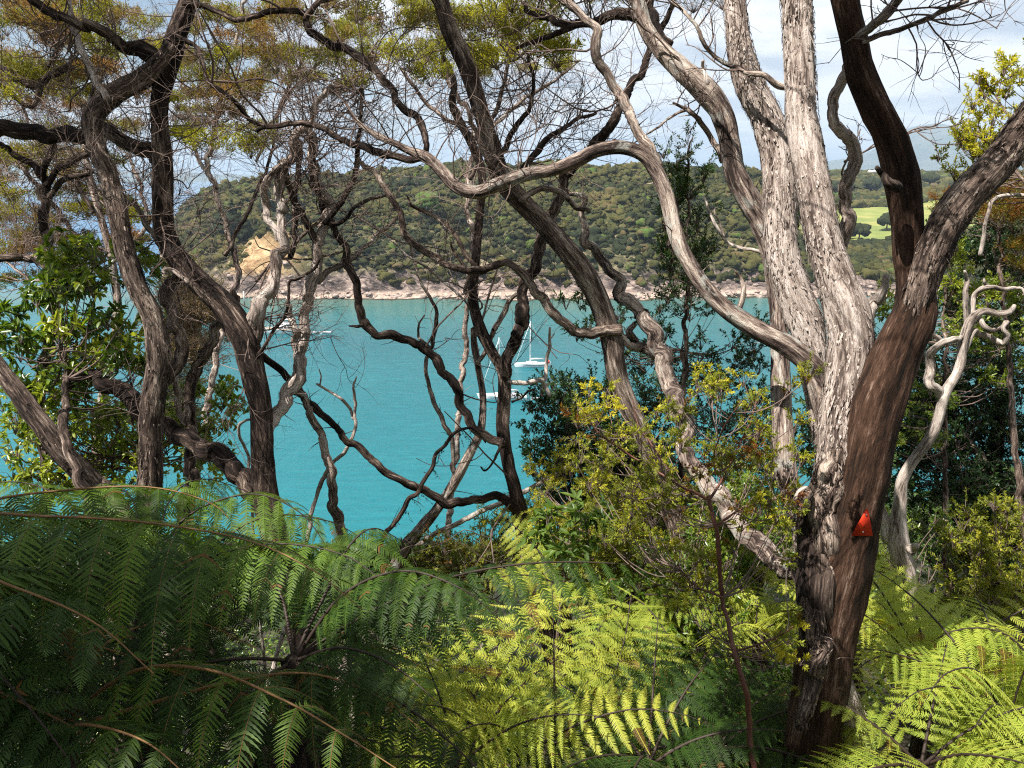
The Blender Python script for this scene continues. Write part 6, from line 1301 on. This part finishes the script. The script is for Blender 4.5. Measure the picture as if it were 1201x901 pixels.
radial(r, c, 4, .9, .3, M_FRONDY, M_RACHD, 64, (0.3, 0.9), npin=14, npn=28, plen=.027, droop=.5, tone=.55, pwid=.0085)

def bright_fern(px, py, d, label, L, W, seed, n=9, tone=.6, el=(.3, 1.0), m=M_FRONDY, fr=(), **kw):
    r, c = fern_root(px, py, d, label); k = dict(npin=14, npn=26, plen=.027, pwid=.0085, droop=.7, tone=tone); k.update(kw)
    for i, (cp, w_) in enumerate(fr):
        frond(r, cp, w_, m, M_RACHD, seed=seed * 7 + i, **k)
    radial(r, c, n, L, W, m, M_RACHD, seed, el, **k); return r
bright_fern(1090, 800, 3.9, 'sunlit fern directly right of the big trunk, spreading below the white snag', 1.0, .32, 71, 8, .65,
            fr=[([(1090, 800, 3.9), (1060, 740, 3.8), (1020, 700, 3.7), (985, 700, 3.6)], .26), ([(1090, 800, 3.9), (1080, 740, 4.1), (1060, 690, 4.2), (1020, 670, 4.3)], .28), ([(1090, 800, 3.9), (1110, 740, 3.8), (1150, 730, 3.6), (1190, 750, 3.4)], .28), ([(1090, 800, 3.9), (1040, 770, 3.6), (1000, 790, 3.4), (985, 820, 3.3)], .26)])
bright_fern(1180, 850, 3.3, 'bright fern at the bottom right corner with drooping rounded fronds', .9, .3, 72, 7, .5,
            fr=[([(1180, 850, 3.3), (1150, 790, 3.1), (1110, 790, 2.9), (1080, 830, 2.8)], .24), ([(1180, 850, 3.3), (1200, 790, 3.2), (1215, 760, 3.1)], .26), ([(1180, 850, 3.3), (1130, 810, 3.0), (1080, 810, 2.8), (1040, 840, 2.7)], .22), ([(1230, 800, 3.5), (1180, 745, 3.5), (1120, 740, 3.5), (1060, 775, 3.5)], .3)])
bright_fern(1080, 900, 3.0, 'fern at the foot of the frame just right of the big trunk', .6, .2, 73, 8, .55)
bright_fern(890, 740, 4.1, 'small upright yellow green fern immediately left of the big trunk', .7, .24, 74, 6, .6, fr=[([(885, 790, 4.1), (886, 750, 4.1), (888, 710, 4.1), (890, 680, 4.2)], .26)], up=(0, -.7, .7))
bright_fern(880, 660, 4.6, 'small bright fern over the pale leaning stem, arching left of the trunk', .55, .18, 75, 5, .75, fr=[([(915, 655, 4.4), (890, 622, 4.4), (855, 620, 4.4), (815, 640, 4.4)], .16)])
bright_fern(740, 700, 4.3, 'half shaded fern between the bright centre fern and the yellow bush', .6, .2, 76, 7, .5, el=(.1, .6))
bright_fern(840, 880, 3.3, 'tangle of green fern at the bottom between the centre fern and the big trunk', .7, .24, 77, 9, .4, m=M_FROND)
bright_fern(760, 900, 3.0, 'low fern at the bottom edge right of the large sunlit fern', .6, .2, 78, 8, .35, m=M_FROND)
bright_fern(540, 900, 3.2, 'low yellow fern at the bottom edge left of the large sunlit fern', .7, .24, 79, 8, .6)
bright_fern(430, 740, 4.2, 'green fern behind the black stalked tree fern under the bay', .8, .22, 80, 6, .5, m=M_FROND, el=(.1, .5))
bright_fern(660, 690, 4.8, 'small feathery fern beneath the bright green leafed plant', .6, .2, 81, 7, .7)
bright_fern(1000, 760, 4.6, 'fern hidden behind the big trunk with tips showing either side', .8, .26, 82, 8, .6)
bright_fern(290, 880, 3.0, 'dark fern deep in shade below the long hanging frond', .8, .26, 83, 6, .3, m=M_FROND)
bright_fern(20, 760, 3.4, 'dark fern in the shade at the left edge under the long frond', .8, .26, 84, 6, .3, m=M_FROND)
bright_fern(1200, 760, 4.6, 'yellow green fern at the right edge under the olive bush', .8, .26, 85, 8, .6)

# withered arched frond stalk
Wf = start_tree(440, 640, 4.6, 'arched black withered fern stalk with shrivelled leaflets hanging in front of the water', 'withered_frond', 'dead frond')
o, lw = limb(Wf, [(446, 640, 6), (455, 622, 6), (470, 600, 6), (491, 574, 5.5), (503, 552, 5), (516, 528, 5), (528, 513, 4.5), (545, 504, 4), (558, 506, 3), (570, 520, 2)], 4.6, 4.7, B_DARK, 'stalk', 151, ground=True)
tb = MB(); lb = MB(); rng = np.random.RandomState(3)
for i in range(26):
    j = int(rng.uniform(.45, .98) * (len(lw) - 1)); p = lw[j, :3]; d = nrm(np.array([rng.uniform(-.6, .9), rng.normal() * .4, -.9])); L = rng.uniform(.04, .12)
    q = p + d * L; segs(tb, [p], [q], .0012, .0008)
    n_ = 9; t_ = rng.rand(n_); leaves(lb, p + (q - p) * t_[:, None], nrm(rng.normal(size=(n_, 3)) + GV), .02, .006, rng, .4)
o = tb.build('leaflet_ribs', B_DARK, Wf); o['kind'] = 'stuff'; lb.build('leaflets', M_DEADF, Wf)

# low ground cover
rng = np.random.RandomState(77); n = 15000
x = rng.uniform(-7, 9, n); y = rng.uniform(1.0, 15, n); z = near_h(x, y)
mb = MB(); 
Bp = np.stack([x, y, z], 1); hgt = rng.uniform(.05, .4, n)
tipd = nrm(rng.normal(size=(n, 3)) * .35 + np.array([0, 0, 1.0]))
k = 7
for j in range(k):
    b_ = Bp + tipd * (hgt * (j + 1) / k)[:, None]
    leaves(mb, b_, nrm(rng.normal(size=(n, 3)) * [1, 1, .4] + [0, 0, .3]), rng.uniform(.03, .08, n), rng.uniform(.012, .03, n), rng, np.clip(.4 + rng.randn(n) * .2, 0, 1), up=np.array([0, 0, 1.0]))
tag(mb.build('undergrowth', M_GLOSS, None, origin=(0, 0, 0)), 'low mixed leafy ground cover over the slope under the trees', 'undergrowth', kind='stuff')
# bush further down the slope towards the water
n = 5200; x = rng.uniform(-60, 75, n); y = rng.uniform(12, 74, n); z = near_h(x, y)
px_ = 600.5 + F * x / (y * math.cos(PITCH) + 12)
k = (z > 2); x, y, z = x[k], y[k], z[k]
mb = MB(); Rr = rng.uniform(.5, 1.1, len(x)) * np.interp(y, [12, 30, 70], [.6, 1, 1.5]); Rr = np.where(x < 2, Rr * .8, Rr)
m_ = 60
dv = nrm(rng.normal(size=(len(x), m_, 3))); dv[..., 2] = np.abs(dv[..., 2])
Bq = np.stack([x, y, z], 1)[:, None] + dv * Rr[:, None, None] * rng.uniform(.6, 1, (len(x), m_, 1))
leaves(mb, Bq.reshape(-1, 3), nrm(dv.reshape(-1, 3) + rng.normal(size=(len(x) * m_, 3)) * .6), .2, .1, rng, np.clip(np.repeat(rng.rand(len(x)) * .8, m_) + rng.randn(len(x) * m_) * .08, 0, 1))
tag(mb.build('slope_scrub', M_DARK, None, origin=(0, 0, 0)), 'dense low scrub running down the steep slope to the water', 'scrub', kind='stuff')

# ------------------------------------------------------------ air
hz = bpy.data.materials.new('haze_air'); hz.use_nodes = True; t = hz.node_tree; t.nodes.remove(t.nodes['Principled BSDF'])
pv = t.nodes.new('ShaderNodeVolumePrincipled'); pv.inputs['Color'].default_value = (0.62, 0.8, 1, 1); pv.inputs['Density'].default_value = 0.0001; pv.inputs['Anisotropy'].default_value = 0.2
t.links.new(pv.outputs[0], t.nodes['Material Output'].inputs['Volume'])
x0, x1, y0, y1, z0, z1 = -76000, 76000, -21000, 76000, -70, 700
mb = MB(); mb.add([(x0, y0, z0), (x1, y0, z0), (x1, y1, z0), (x0, y1, z0), (x0, y0, z1), (x1, y0, z1), (x1, y1, z1), (x0, y1, z1)],
                  [(0, 3, 2, 1), (4, 5, 6, 7), (0, 1, 5, 4), (1, 2, 6, 5), (2, 3, 7, 6), (3, 0, 4, 7)])
if HAZE: tag(mb.build('haze', hz, None, origin=(0, 0, 0)), 'thin blue haze filling the air over the bay', 'haze', kind='stuff')
